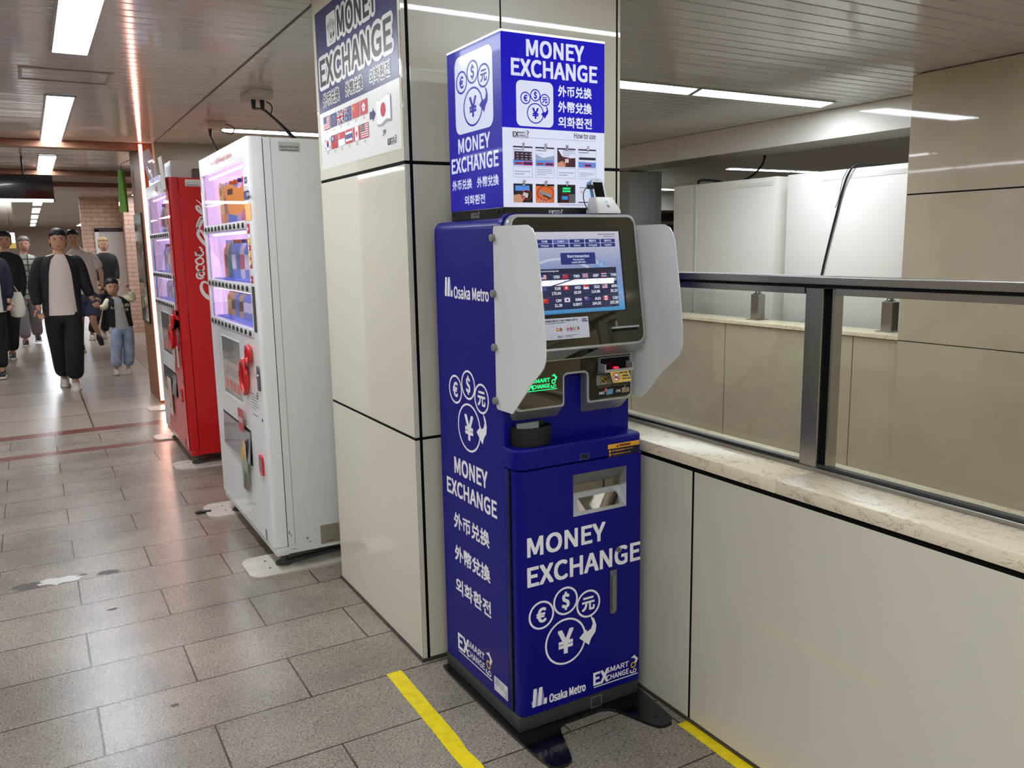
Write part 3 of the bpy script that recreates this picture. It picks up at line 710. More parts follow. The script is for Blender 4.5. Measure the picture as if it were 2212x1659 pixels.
# smoked glass over the whole head, screen behind it
m = MB(); gl = rrect(HX0+.010, sz(1.283), HX1-.010, sz(1.682), (.028, .028, .026, .026), 8)
m.prism([scr.p(x, y, 0) for x, y in gl], scr.n*.0012, GLOSS); gls = m.build('smoked_fascia', head, smooth=38)

def em(name, rgb, s=.8): q = mat(name, (8, 8, 10), .5, emit=rgb, es=s, spec=.1, coat=1.0); q.node_tree.nodes['Principled BSDF'].inputs['Coat Roughness'].default_value = .012; return q
A = Art(scr, .0016); X0, X1, Z0, Z1 = 1.3305, 1.6605, 1.387, 1.637
A.rect(X0-.009, sz(Z0-.004), X1+.008, sz(Z1+.009), BLACK, 1); A.build('screen_bezel', gls)
# the picture on the screen: bands of pale blue, menu keys, rate table
bgm = mat('screen_picture', (8, 8, 10), .5, spec=.1, coat=1.0); bgm.node_tree.nodes['Principled BSDF'].inputs['Coat Roughness'].default_value = .012; nt = bgm.node_tree; pb_ = nt.nodes['Principled BSDF']
tc = nt.nodes.new('ShaderNodeTexCoord'); sx = nt.nodes.new('ShaderNodeSeparateXYZ'); nt.links.new(tc.outputs['Object'], sx.inputs[0])
mr = nt.nodes.new('ShaderNodeMapRange'); mr.inputs['From Min'].default_value = Z0; mr.inputs['From Max'].default_value = Z1; nt.links.new(sx.outputs['Z'], mr.inputs['Value'])
rp = nt.nodes.new('ShaderNodeValToRGB'); e = rp.color_ramp.elements
while len(e) < 6: e.new(.5)
for qq, (p, c) in zip(e, [(0, (70, 150, 205)), (.06, (96, 168, 220)), (.25, (150, 170, 215)), (.55, (150, 165, 215)), (.8, (196, 198, 226)), (1, (222, 222, 236))]): qq.position = p; qq.color = (*lin(c), 1)
nt.links.new(mr.outputs[0], rp.inputs[0]); nt.links.new(rp.outputs[0], pb_.inputs['Emission Color']); pb_.inputs['Emission Strength'].default_value = .74
A = Art(scr, .0022)
A.rect(X0, sz(Z0), X1, sz(Z1), bgm, 1)
sw = em('screen_sweep', (120, 165, 222)); sw2 = em('screen_sweep_pale', (206, 210, 232))
def swp(c, r0, r1, a0, a1, mt):
    def cl(p): return (min(max(p[0], X0+.001), X1-.001), sz(min(max(p[1], Z0+.001), Z1-.001)))
    a = [cl(p) for p in arc(*c, r0, a0, a1, 14)]; b = [cl(p) for p in arc(*c, r1, a0, a1, 14)]; A.strip(a, b, mt, 2)
swp((1.50, 1.40), .150, .163, 15, 100, sw2); swp((1.52, 1.41), .118, .148, 10, 75, sw); swp((1.42, 1.33), .22, .228, 60, 125, sw2)
kb = em('key_navy', (38, 52, 128)); kb2 = em('key_active', (92, 104, 184)); kt = em('key_text', (205, 212, 240)); ink = em('ink_dark', (70, 72, 92))
rowsK = (('日本語', 'English', '한국어', '繁體中文', '简体中文'), ('Français', 'Deutsch', 'Italiano', 'Português', 'Español'))
for rI, (zt, row) in enumerate(((1.6135, rowsK[0]), (1.6005, rowsK[1]))):
    for c, t in enumerate(row):
        x0 = X0+.0165+c*.0598; A.rr(x0, sz(zt-.0115), x0+.0565, sz(zt), .0015, kb2 if t == 'English' else kb, 3)
        A.text(t, x0+.028, sz(zt-.0083), None, .0052, kt, 4, bold=.05, al='c')
A.text('FOREIGN EXCHANGE MACHINE', X1-.083, sz(1.6265), .066, .0032, ink, 3, bold=.05); A.text('SM-EXCHANGE 2025 10:35', X1-.062, sz(1.6195), .045, .0030, ink, 3, bold=.03)
A.rr(1.4285, sz(1.536), 1.5600, sz(1.572), .004, kb, 3)
A.text('Start transaction', 1.4945, sz(1.5575), None, .0078, kt, 4, bold=.06, al='c'); A.text('You can use a', 1.4945, sz(1.5485), None, .0050, kt, 4, bold=.06, al='c'); A.text('coupon QR code.', 1.4945, sz(1.5405), None, .0050, kt, 4, bold=.06, al='c')
tb = em('table_dark', (44, 50, 84)); tb2 = em('table_line', (84, 92, 128)); th = em('table_head', (36, 38, 64))
A.rect(X0+.006, sz(1.399), 1.637, sz(1.524), tb, 3); A.rect(X0+.006, sz(1.510), 1.637, sz(1.524), th, 4)
A.text('Current exchange rate', X0+.021, sz(1.5155), None, .0046, kt, 5, bold=.05)
wt = em('table_text', (235, 238, 250))
cols = [(X0+.006, 1.420), (1.420, 1.495), (1.495, 1.568), (1.568, 1.637)]; rz = [1.510, 1.4745, 1.4375, 1.399]
cells = [[('USD', '148.69'), ('TWD', '4.55'), ('GBP', '198.10'), ('THB', '4.47')], [('EUR', '175.64'), ('HKD', '18.59'), ('SGD', '114.96'), ('MYR', '35.23')], [('CNY', '21.39'), ('KRW', '0.0977'), ('AUD', '104.92'), ('CAD', '107.58')]]
for x, _ in cols[1:]: A.rect(x-.0003, sz(1.400), x+.0003, sz(1.510), tb2, 4)
for z in rz[1:3]: A.rect(X0+.008, sz(z-.0003), 1.636, sz(z+.0003), tb2, 4)
# flags glow like the rest of the screen
_sw = (FB, FG, FY, RED, WHITE, BLACK)
FB, FG, FY, RED, WHITE, BLACK = em('lit_blue', (44, 56, 140)), em('lit_green', (40, 120, 60)), em('lit_yellow', (240, 200, 60)), em('lit_red', (206, 44, 56)), em('lit_white', (236, 238, 248)), em('lit_black', (16, 16, 22))
for ri in range(3):
    for ci in range(4):
        x0, x1 = cols[ci]; zt = rz[ri]; c, v = cells[ri][ci]
        flag(A, c, x0+(.008 if ci else .012), sz(zt-.0165), .0205, .0138, 4); A.text(c, x0+.013, sz(zt-.0245), None, .0030, tb2, 5, bold=.045)
        A.text(c, x1-.003, sz(zt-.0145), None, .0082, wt, 5, bold=.05, al='r'); A.text(v, x1-.003, sz(zt-.0290), None, .0082, wt, 5, bold=.05, al='r')
FB, FG, FY, RED, WHITE, BLACK = _sw
A.build('touch_screen', gls)

# notice card under the screen
A = Art(scr, .0022); nc = mat('notice_card', (214, 218, 230), .3)
A.rect(1.332, sz(1.309), 1.5115, sz(1.374), nc, 1); A.text('06-7668-6875 / 06-7668-6875', 1.335, sz(1.3625), .135, .0066, BLACK, 2, bold=.04); A.text('Company: SMART EXCHANGE Inc.', 1.350, sz(1.3575), .075, .0032, BLACK, 2, bold=.02)
A.text('SMART', 1.487, sz(1.3645), .018, .0042, NAVY, 2, bold=.05); A.text('EXCHANGE', 1.4865, sz(1.3585), .021, .0042, NAVY, 2, bold=.05)
for k, c in enumerate(('KRW', 'ESP', 'PRT', None, 'THB', 'VNM', 'FRA', 'PHL')):
    if c: x = 1.375+k*.0128; flag(A, c, x, sz(1.3345), .0088, .0088, 2); A.text(str(k % 4+1), x+.001, sz(1.3495), None, .0026, BLACK, 2); scribble(A, x+.001, sz(1.3455), .007, .0025, 1, BLACK, 2, k)
A.text('Support Hours 10:00-19:00', 1.427, sz(1.329), .032, .0028, BLACK, 2)
A.frame(1.365, sz(1.3125), 1.4150, sz(1.3225), .0004, GREYP, 2); A.text('M1371', 1.392, sz(1.3145), .0185, .0052, BLACK, 2, bold=.03)
scribble(A, 1.420, sz(1.3135), .046, .009, 2, BLACK, 2, 8)
A.build('notice_card', gls)
# card slot lip
m = MB(); h0 = .0012
m.prism([scr.p(1.598, sz(1.3345), h0), scr.p(1.598, sz(1.3285), h0), scr.p(1.598, sz(1.3285), .010), scr.p(1.598, sz(1.3345), .010)], (.107, 0, 0), SILV)
m.prism([scr.p(1.601, sz(1.3285), h0), scr.p(1.601, sz(1.320), h0), scr.p(1.601, sz(1.320), .006)], (.101, 0, 0), BLACK)
m.build('card_slot', gls)

# chin sloping back under the head, with a camera window
m = MB(); ch = [(2.131, 1.276), (2.198, 1.236), (2.238, 1.236), (2.238, 1.30)]
m.prism([(HX0+.006, y, z) for y, z in ch], (HX1-HX0-.012, 0, 0), SILV); chin = m.build('console_chin', K)
dn = V((0, -.040, -.067)).normalized()
def onch(x, t): return V((x, 2.131+.067*t, 1.276-.040*t))+V((0, -.5127, -.8586))*.0006
m = MB(); m.poly([onch(1.452, .93), onch(1.519, .93), onch(1.552, .12), onch(1.484, .12)], mat('camera_window', (12, 12, 14), .05, spec=.6)); m.build('camera_window', chin)

# lower fascia: silver frame, notch and smoked mirror
def lower(off):
    o = off
    return rrect(1.270+o, 1.083+o, 1.4565-o, 1.242, (.022, .010, 0, 0), 6)[:14] + [(1.4565-o, 1.170+o)] + arc(1.470, 1.172+o*.0, .0140+o, 180, 90, 5) + arc(1.5325, 1.172, .0140+o, 90, 0, 5) + \
        arc(1.5465+o+.010, 1.083+o+.010, .010, 180, 270, 5) + arc(1.730-o-.022, 1.083+o+.022, .022, 270, 360, 6) + [(1.730-o, 1.240-o), (1.270+o, 1.240-o)]
m = MB(); L0 = lower(0.0); c0 = V((1.50, 1.16))
m.loft([[V((x, 2.198, z)) for x, z in L0], [V((x, 2.2025, z)) for x, z in lower(-.001)]], SILV)
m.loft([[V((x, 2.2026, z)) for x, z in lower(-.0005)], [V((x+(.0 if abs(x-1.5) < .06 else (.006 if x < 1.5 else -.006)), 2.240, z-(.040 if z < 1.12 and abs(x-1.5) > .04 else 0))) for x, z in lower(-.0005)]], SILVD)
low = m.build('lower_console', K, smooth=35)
m = MB(); m.prism([(x, 2.198, z) for x, z in lower(.0065)], (0, -.0006, 0), GLOSS); m.build('smoked_panel', low, smooth=35)
GREEN = mat('green_led', (10, 40, 24), .4, emit=(40, 255, 140), es=1.4)
A = Art(front(2.1974)); exlogo(A, 1.300, 1.143, .128, .050, GREEN); A.build('lit_logo', low)
# note acceptor
m = MB(); G = SILVD; PIT = mat('acceptor_pit', (8, 8, 9), .6, spec=.15)
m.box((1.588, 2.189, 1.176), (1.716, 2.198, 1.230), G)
m.box((1.583, 2.150, 1.187), (1.5885, 2.190, 1.213), SILV, .001); m.box((1.6945, 2.150, 1.187), (1.700, 2.190, 1.213), SILV, .001); m.box((1.583, 2.149, 1.186), (1.700, 2.154, 1.195), SILV, .001)
m.box((1.5885, 2.154, 1.188), (1.6945, 2.189, 1.193), PIT); m.box((1.594, 2.1845, 1.193), (1.708, 2.1888, 1.227), PIT)
acc = m.build('note_acceptor', low)
m = MB(); m.ball((1.643, 2.171, 1.196), (.010, .008, .003), mat('red_lamp', (60, 0, 0), .3, emit=(255, 20, 40), es=6.0), 16, 8); m.build('indicator_lamp', acc, smooth=180)
A = Art(front(2.1974)); gl_ = mat('label_grey', (126, 128, 126), .3); bl_ = mat('label_black', (16, 15, 15), .3)
A.rect(1.583, 1.096, 1.722, 1.137, bl_, 1); A.rect(1.583, 1.137, 1.722, 1.172, gl_, 1)
for x in (1.598, 1.642): A.poly([(x, 1.146), (x+.030, 1.146), (x+.034, 1.161), (x+.003, 1.158)], bl_, 2); A.ring(x+.016, 1.153, .010, .013, GOLD, 3, 18); A.stroke([(x+.008, 1.160), (x+.024, 1.146)], .003, GOLD, 3)
A.text("Please don't put coins or cards into your banknote slot", 1.590, 1.129, .125, .0045, GOLD, 2)
A.text('NO', 1.594, 1.1065, .020, .0085, WHITE, 2, bold=.04); A.text('OK', 1.663, 1.1075, .019, .0085, WHITE, 2, bold=.04)
A.poly([(1.622, 1.102), (1.650, 1.104), (1.651, 1.122), (1.624, 1.119)], mat('note_blue', (96, 158, 196), .4), 2); A.disc(1.621, 1.119, .007, mat('pink_disc', (206, 120, 120), .4), 3, 16); A.ring(1.621, 1.119, .0056, .0072, RED, 4, 16)
A.rect(1.687, 1.104, 1.718, 1.120, mat('note_tan', (176, 158, 128), .4), 2); A.disc(1.703, 1.112, .0045, mat('note_ring', (140, 122, 96), .4), 3, 14); A.stroke([(1.690, 1.120), (1.694, 1.117), (1.703, 1.128)], .002, WHITE, 3)
A.build('instruction_label', low)
m = MB(); pl_ = Fr((1.602, 2.1485, 1.187), (1, 0, .0), (.0, .20, .98)); cs = mat('cash_sticker', (240, 206, 92), .35)
pts = rrect(.0, -.036, .074, 0, (.006, .006, 0, 0)); m.prism([pl_.p(x+.018*(-y/.036)*.5, y, 0) for x, y in pts], (0, .0012, 0), cs)
cst = m.build('cash_only_sticker', low)
A = Art(pl_, .0005); A.disc(.022, -.018, .0125, WHITE, 1, 24); A.ring(.022, -.018, .0115, .0142, RED, 2); A.rect(.014, -.023, .031, -.015, GREYP, 2); A.stroke([(.013, -.010), (.032, -.027)], .0022, RED, 3)
A.text('Cash only', .034, -.0095, .036, .0075, BLACK, 1, bold=.05); A.text('仅限现金', .046, -.0190, .026, .0062, BLACK, 1, bold=.04); A.text('현금만 가능', .046, -.0285, .032, .0060, BLACK, 1, bold=.04); A.build('sticker_print', cst)

# white privacy shields with round grey caps
def shield(xs, sgn, name):
    m = MB(); t = .004
    def X(y): return xs + sgn*(.0 if y > 2.17 else (2.17-y)*.01)
    fl = [(2.170, 1.6565), (2.262, 1.6585), (2.269, 1.650), (2.269, 1.094), (2.262, 1.086), (2.170, 1.0865)]
    mn = [(2.170, 1.0865), (2.160, 1.094), (2.152, 1.102), (2.102, 1.148), (2.056, 1.192), (2.006, 1.230), (1.986, 1.248), (1.975, 1.268), (1.972, 1.288), (1.972, 1.33), (1.980, 1.40), (1.990, 1.470), (2.001, 1.535), (2.012, 1.600), (2.022, 1.626), (2.038, 1.645), (2.064, 1.6555), (2.080, 1.6565), (2.170, 1.6565)]
    for pts in (fl, mn):
        m.loft([[V((X(y), y, z)) for y, z in pts], [V((X(y)+sgn*t, y, z)) for y, z in pts]], SHIELD)
    o = m.build(name, K, smooth=None)
    return o
sh = shield(1.249, -1, 'privacy_shield')
for z in (1.622, 1.452, 1.284, 1.114):
    m = MB(); m.tube([(1.246, 2.266, z), (1.240, 2.266, z), (1.2345, 2.266, z), (1.2335, 2.266, z)], [.0115, .0118, .0115, .009], mat('grey_cap', (140, 138, 132), .35, .3), 18); m.build('screw_cap', sh, smooth=50)
sh2 = shield(1.747, 1, 'privacy_shield')
for z in (1.622, 1.452, 1.284, 1.114):
    m = MB(); m.tube([(1.751, 2.266, z), (1.757, 2.266, z), (1.7625, 2.266, z)], [.0115, .0118, .0105], mat('grey_cap', (140, 138, 132), .35, .3), 18); m.build('screw_cap', sh2, smooth=50)

# ------------------------------------------------------------------ light box standing on the kiosk
LB = thing('illuminated_sign', (1.495, 2.48, 1.682), 'glowing blue and white box sign standing on top of the blue kiosk', 'sign')
LBX0, LBX1, LBY0, LBY1 = 1.302, 1.689, 2.300, 2.672
m = MB(); m.box((LBX0, LBY0, 1.684), (LBX1, LBY1, 1.717), mat('sign_base_black', (14, 14, 16), .2), .0015); base = m.build('base', LB)
m = MB(); m.box((LBX0+.002, LBY0+.002, 1.7165), (LBX1-.002, LBY1-.002, 2.238), mat('sign_core', (235, 238, 250), .4)); m.build('core', LB)
EDGE = mat('sign_edge_glow', (230, 235, 255), .3, emit=(210, 220, 255), es=1.7)
m = MB(); m.box((LBX0-.001, LBY0-.001, 2.238), (LBX1+.001, LBY1+.001, 2.2445), EDGE, .001); m.build('top_rim', LB)
sb = mat('sign_blue_lit', (6, 5, 60), .3, spec=.25, emit=(16, 8, 190), es=.85); swl = mat('sign_white_lit', (140, 142, 160), .3, emit=(232, 236, 255), es=.66)
sb2 = mat('sign_blue_side', (10, 9, 70), .3, spec=.25, emit=(26, 20, 184), es=.6, coat=.1); sw3 = mat('sign_white_side', (140, 142, 160), .3, emit=(226, 230, 255), es=.6, coat=.1)
FK_ = front(LBY0)
A = Art(FK_, .0005); A.rect(LBX0, 1.958, LBX1, 2.238, sb, 1); A.rect(LBX0, 1.717, LBX1, 1.958, swl, 1); fp_ = A.build('front_panel', LB)
A = Art(FK_, .0012); A.text('MONEY', 1.393, 2.174, .213, .048, swl, 1, bold=.045); A.text('EXCHANGE', 1.338, 2.114, .320, .049, swl, 1, bold=.045)
A.build('front_lettering', fp_)
for t, z in (('外币兑换', 2.0625), ('外幣兌換', 2.0145), ('외화환전', 1.968)): A = Art(FK_, .0012); A.text(t, 1.508, z, .129, .0325, swl, 1, bold=.03); A.build('front_lettering', fp_)
A = Art(FK_, .0012); A.rr(1.353, 1.9645, 1.489, 2.101, .018, swl, 1); emblem(A, 1.422, 2.005, .031, sb, L=2, stroke=1.25); A.build('currency_emblem', fp_)
A = Art(FK_, .0012); dk = mat('sign_ink', (40, 38, 70), .4); gy = mat('sign_caption', (132, 136, 180), .4, emit=(132, 136, 190), es=.25); gl2 = mat('sign_caption_line', (150, 150, 190), .4)
exlogo(A, 1.339, 1.929, .058, .024, dk); A.text('How to use', 1.568, 1.9365, .085, .0165, dk, 1, bold=.015); A.rect(1.338, 1.9295, 1.654, 1.9303, gl2, 1)
sky = mat('pic_sky', (90, 150, 226), .4, emit=(70, 120, 200), es=.4); pk = mat('pic_pink', (236, 60, 110), .4, emit=(220, 40, 90), es=.4); org = mat('pic_orange', (226, 120, 50), .4, emit=(200, 90, 30), es=.35); tur = mat('pic_turquoise', (60, 160, 220), .4, emit=(40, 120, 190), es=.35); skin_ = mat('pic_skin', (222, 160, 130), .4, emit=(180, 120, 90), es=.3)
cx4 = (1.338, 1.4195, 1.5015, 1.583)
for k, x in enumerate(cx4):
    w_, z0, z1 = .071, 1.8445, 1.9035
    A.rect(x, z0, x+w_, z1, swl, 2); A.rect(x, z1-.0045, x+w_, z1, dk, 3); A.frame(x, z0, x+w_, z1, .0007, gl2, 3)
    if k != 2:
        scribble(A, x+.003, z1-.014, w_-.006, .007, 1, dk, 3, k); A.rect(x+.001, z0+.001, x+w_-.001, z0+.018, sky, 3)
    if k == 0:
        A.rect(x+.004, z0+.016, x+w_-.003, z0+.043, dk, 4)
        for i in range(3):
            for j in range(4): A.rect(x+.008+j*.016, z0+.019+i*.008, x+.011+j*.016, z0+.0215+i*.008, RED, 5); A.rect(x+.0125+j*.016, z0+.019+i*.008, x+.019+j*.016, z0+.021+i*.008, WHITE, 5)
        A.rect(x+.006, z0+.004, x+.033, z0+.010, RED, 5); A.rect(x+.037, z0+.003, x+w_-.003, z0+.011, NAVY, 5); A.frame(x+.034, z0+.001, x+w_, z0+.013, .002, pk, 6)
    if k == 1:
        scribble(A, x+.004, z0+.036, w_*.55, .004, 1, gy, 4, 2); A.poly([(x+.001, z0+.018), (x+w_-.001, z0+.018), (x+w_-.001, z0+.034), (x+.03, z0+.026), (x+.001, z0+.036)], mat('pic_pale', (186, 206, 240), .4), 4)
        A.rect(x+.006, z0+.005, x+.028, z0+.010, RED, 5); A.rect(x+.037, z0+.004, x+w_-.006, z0+.010, NAVY, 5); A.frame(x+.034, z0+.002, x+w_-.002, z0+.012, .0016, pk, 6)
    if k == 2:
        A.poly([(x+.001, z0+.001), (x+w_-.001, z0+.001), (x+w_-.001, z0+.030), (x+.046, z0+.028), (x+.018, z0+.034), (x+.001, z0+.058)], mat('pic_dark_red', (70, 34, 40), .4), 3); A.poly([(x+.001, z0+.001), (x+.03, z0+.001), (x+.034, z0+.014), (x+.02, z0+.02), (x+.001, z0+.012)], skin_, 4)
        A.rect(x+.030, z0+.014, x+.044, z0+.026, WHITE, 4); A.ring(x+.036, z0+.020, .0145, .0165, RED, 6, 24, .75); scribble(A, x+.022, z0+.035, w_*.62, .02, 3, gy, 4, 5)
    if k == 3:
        scribble(A, x+.004, z0+.038, w_*.4, .004, 1, gy, 4, 4); A.rect(x+.003, z0+.025, x+w_-.002, z0+.033, dk, 4); scribble(A, x+.004, z0+.018, w_*.5, .004, 1, gy, 4, 9); A.rect(x+.026, z0+.005, x+.050, z0+.011, NAVY, 5); A.frame(x+.020, z0+.002, x+.055, z0+.014, .0018, pk, 6)
    A.frame(x, 1.8095, x+w_, 1.8415, .0009, gl2, 2, r=.003); scribble(A, x+.006, 1.816, w_-.014, .022 if k in (1,) else .015, (2, 4, 2, 3)[k], gy, 2, 20+k)
    A.text(str(k+1), x+.0355, 1.8985, None, .0135, dk, 7, bold=.14, al='c', tilt=.2); A.text(str(k+1), x+.0355, 1.8985, None, .0135, WHITE, 8, bold=.03, al='c', tilt=.2)
for k, x in enumerate(cx4):
    z0, z1, w_ = 1.7315, 1.7895, .070
    A.rect(x, z0, x+w_, z1, (BLACK, org, BLACK, swl)[k], 2)
    if k == 0:
        A.rect(x+.006, z0+.036, x+w_-.012, z0+.052, sky, 3); A.poly([(x, z0), (x+.03, z0), (x+.044, z0+.018), (x+.02, z0+.026), (x, z0+.022)], skin_, 4); A.poly([(x+.030, z0+.018), (x+.050, z0+.014), (x+.054, z0+.028), (x+.036, z0+.032)], WHITE, 4); A.ring(x+.046, z0+.023, .0165, .019, RED, 5, 24, .8)
    if k == 1:
        A.rect(x, z1-.006, x+w_, z1, BLACK, 3); A.poly([(x+.012, z0+.040), (x+.058, z0+.026), (x+.056, z0+.014), (x+.018, z0+.024)], mat('pic_grey', (176, 172, 176), .4), 4); A.poly([(x+.026, z0+.026), (x+.054, z0+.016), (x+.054, z0+.012), (x+.028, z0+.021)], BLACK, 5); A.ring(x+.036, z0+.030, .029, .032, RED, 6, 28, .72)
        for q_ in range(12): A.disc(x+.006+q_*.0042, z0+.004+(q_ % 3)*.003, .002, WHITE, 5, 6)
    if k == 2:
        A.text('CURRENCY', x+.020, z0+.043, .030, .0055, GREEN, 4, bold=.045); A.text('EXCHANGE', x+.020, z0+.0345, .030, .0055, GREEN, 4, bold=.045); A.rect(x+.044, z0, x+w_, z0+.028, GREYP, 3); A.rr(x+.016, z0+.010, x+.040, z0+.022, .004, tur, 5); A.ring(x+.028, z0+.016, .0165, .0185, RED, 6, 24, .85)
    if k == 3: A.rect(x, z0+.001, x+w_, z0+.004, dk, 3); A.ring(x+.012, z0+.036, .003, .0045, pk, 4, 14); scribble(A, x+.004, z0+.046, .06, .008, 1, gy, 3, 3)
    t = str(k+5)
    A.text(t, x+.0355, 1.7845, None, .0135, dk, 7, bold=.14, al='c', tilt=.2); A.text(t, x+.0355, 1.7845, None, .0135, WHITE, 8, bold=.03, al='c', tilt=.2)
A.text('*Do not forget to take your money and receipt.', 1.5085, 1.7225, .128, .0055, gy, 2, bold=.02)
A.build('how_to_use_print', fp_)
A = Art(front(LBY0), .0005); exlogo(A, 1.470, 1.6935, .052, .0195, WHITE); A.build('company_logo', base)
SK = left(LBX0)
A = Art(SK, .0005); A.rect(-LBY1, 1.717, -LBY0, 2.238, sb2, 1); spn = A.build('side_panel', LB)
A = Art(SK, .0012); A.text('MONEY', -2.600, 1.908, .222, .045, sw3, 1, bold=.045); A.text('EXCHANGE', -2.655, 1.845, .330, .047, sw3, 1, bold=.045); A.build('side_lettering', spn); A = Art(SK, .0012); A.text('外币兑换', -2.653, 1.788, .144, .0325, sw3, 1, bold=.03); A.build('side_lettering', spn); A = Art(SK, .0012); A.text('外幣兌換', -2.470, 1.787, .144, .0325, sw3, 1, bold=.03); A.build('side_lettering', spn); A = Art(SK, .0012); A.text('외화환전', -2.563, 1.735, .144, .030, sw3, 1, bold=.03); A.build('side_lettering', spn)
A = Art(SK, .0012); A.rr(-2.615, 1.968, -2.352, 2.215, .032, sw3, 1); emblem(A, -2.487, 2.045, .0615, sb2, L=2, sx=1.1, stroke=1.2); A.build('currency_emblem', spn)
A = Art(left(LBX0), .0005); exlogo(A, -2.520, 1.690, .058, .0215, mat('faint_print', (150, 152, 160), .4)); A.build('company_logo', base)
for yy in (2.335, 2.655): m = MB(); m.cyl((LBX0, yy, 1.706), (LBX0-.003, yy, 1.706), .005, mat('screw_black', (40, 40, 42), .3, .5), 12); m.build('screw', base)

# ------------------------------------------------------------------ handheld translator in its charging dock
D = thing('charging_dock', (1.647, 2.245, 1.695), 'white charging dock on the right edge of the kiosk top', 'dock')
DW = mat('dock_white', (228, 226, 220), .35); TEAL = mat('device_teal', (40, 150, 196), .3)
dc = 1.648; dz = 1.6955
m = MB()
b0 = rrect(dc-.047, 2.212, dc+.047, 2.286, .008); b1 = rrect(dc-.046, 2.213, dc+.046, 2.286, .008); t1 = rrect(dc-.036, 2.242, dc+.036, 2.284, .008)
m.loft([[V((x, y, dz)) for x, y in b0], [V((x, y, dz+.011)) for x, y in b1], [V((x, y, dz+.050)) for x, y in t1], [V((dc+(x-dc)*.93, 2.263+(y-2.263)*.93, dz+.053)) for x, y in t1]], DW)
m.build('dock_body', D, smooth=35)
fd = Fr((dc, 2.2129, dz+.011), (1, 0, 0), (0, .029, .039))
A = Art(fd, .0006); A.disc(.0, .033, .0065, mat('dock_lens_rim', (240, 240, 240), .3), 1, 20); A.disc(0, .033, .0045, TEAL, 2, 16); A.rr(-.006, .010, .006, .021, .002, mat('dock_slot', (120, 130, 132), .4), 1); A.rr(-.004, .010, .003, .017, .0015, mat('dock_slot_dark', (50, 90, 104), .4), 2); A.build('dock_window', D)
for x in (dc-.03, dc+.03): m = MB(); m.box((x-.006, 2.225, dz-.0035), (x+.006, 2.24, dz), BLACK); m.build('foot', D)
T = thing('handheld_translator', (1.645, 2.265, 1.74), 'teal and white handheld translator standing upright in the white dock', 'translator')
df = Fr((dc-.004, 2.258, 1.738), (1, 0, 0), (-.09, .22, .97))
m = MB(); bp_ = rrect(-.0255, .0, .0255, .073, (.006, .006, .02, .02), 8)
m.prism([df.p(x, y, 0) for x, y in bp_], df.n*-.013, TEAL); m.build('back_shell', T, smooth=40)
m = MB(); m.prism([df.p(x*.97, y, .0005) for x, y in bp_], df.n*.003, mat('device_white', (226, 232, 238), .3)); fs_ = m.build('front_shell', T, smooth=40)
A = Art(df, .0042); A.rr(-.0195, .010, .0175, .060, .001, mat('device_glass', (8, 8, 9), .05, spec=.6), 1); A.rr(-.004, .0665, .003, .068, .0006, GREYP, 1); A.build('display', fs_)
m = MB(); m.box((1.598, 2.262, 1.775), (1.622, 2.272, 1.789), BLACK, .002); m.tube(bez([(1.600, 2.267, 1.782), (1.586, 2.268, 1.770), (1.582, 2.268, 1.748), (1.592, 2.270, 1.722), (1.608, 2.274, 1.704)], 8), .0016, BLACK, 8); m.build('charging_cable', T, smooth=60)
# ------------------------------------------------------------------ floor tape
TAPE = mat('yellow_tape', (250, 224, 10), .4, bump=(60, .15), var=((236, 206, 10), 30))
m = MB(); r = random.Random(5)
def tape(name, a, b, w, label, seed):
    r = random.Random(seed); a, b = V(a), V(b); t = (b-a).normalized(); n = V((-t.y, t.x, 0)); L = []; R = []
    for k in range(15):
        p = a.lerp(b, k/14); L.append(p+n*(w/2+r.uniform(-.0012, .0012))); R.append(p-n*(w/2+r.uniform(-.0012, .0012)))
    L[8] += n*-.006; m = MB(); m.loft([[V((p.x, p.y, z)) for p in L+R[::-1]] for z in (0.0003, .0012)], TAPE)
    o = m.build(name); attach(o, None, label, 'tape', 'yellow tape strips on the floor'); return o
tape('floor_tape', (1.056, 2.782, 0), (1.040, 1.75, 0), .060, 'yellow floor tape strip on the corridor side of the blue kiosk', 1)
tape('floor_tape', (1.764, 1.952, 0), (1.752, 1.25, 0), .046, 'yellow floor tape strip along the foot of the parapet', 2)

# ------------------------------------------------------------------ poster on the pillar
PO = left(1.186)
A = Art(PO, .0006); pw = mat('poster_white', (236, 234, 226), .28, spec=.35); pn = mat('poster_navy', (40, 44, 100), .28, spec=.35); pd = mat('poster_ink', (42, 42, 42), .3, spec=.3)
PX0, PX1 = -3.732, -2.817
A.rect(PX0, 1.944, PX1, 2.602, pw, 1); A.rect(PX0, 2.184, PX1, 2.602, pn, 2)
po = A.build('poster'); attach(po, None, 'navy and white currency exchange poster on the corridor face of the pillar', 'poster')
A = Art(PO, .0018)
A.text('MONEY', -3.436, 2.452, .434, .098, pw, 1, bold=.20); A.text('MONEY', -3.436, 2.452, .434, .098, pd, 2, bold=.045)
A.text('EXCHANGE', -3.690, 2.294, .820, .104, pw, 1, bold=.20); A.text('EXCHANGE', -3.690, 2.294, .820, .104, pd, 2, bold=.045)
for t, x, w in (('外币兑换', -3.672, .215), ('外幣兌換', -3.376, .200), ('외화환전', -3.100, .205)):
    A.text(t, x, 2.206, w, .050, pw, 1, bold=.13); A.text(t, x, 2.206, w, .050, pd, 2, bold=.03)
A.build('poster_lettering', po)
A = Art(PO, .0018); A.rr(-3.582, 2.436, -3.462, 2.562, .016, pw, 1); emblem(A, -3.522, 2.472, .028, pd, L=2, sx=1.1, stroke=.8); A.build('currency_emblem', po)
A = Art(PO, .0018)
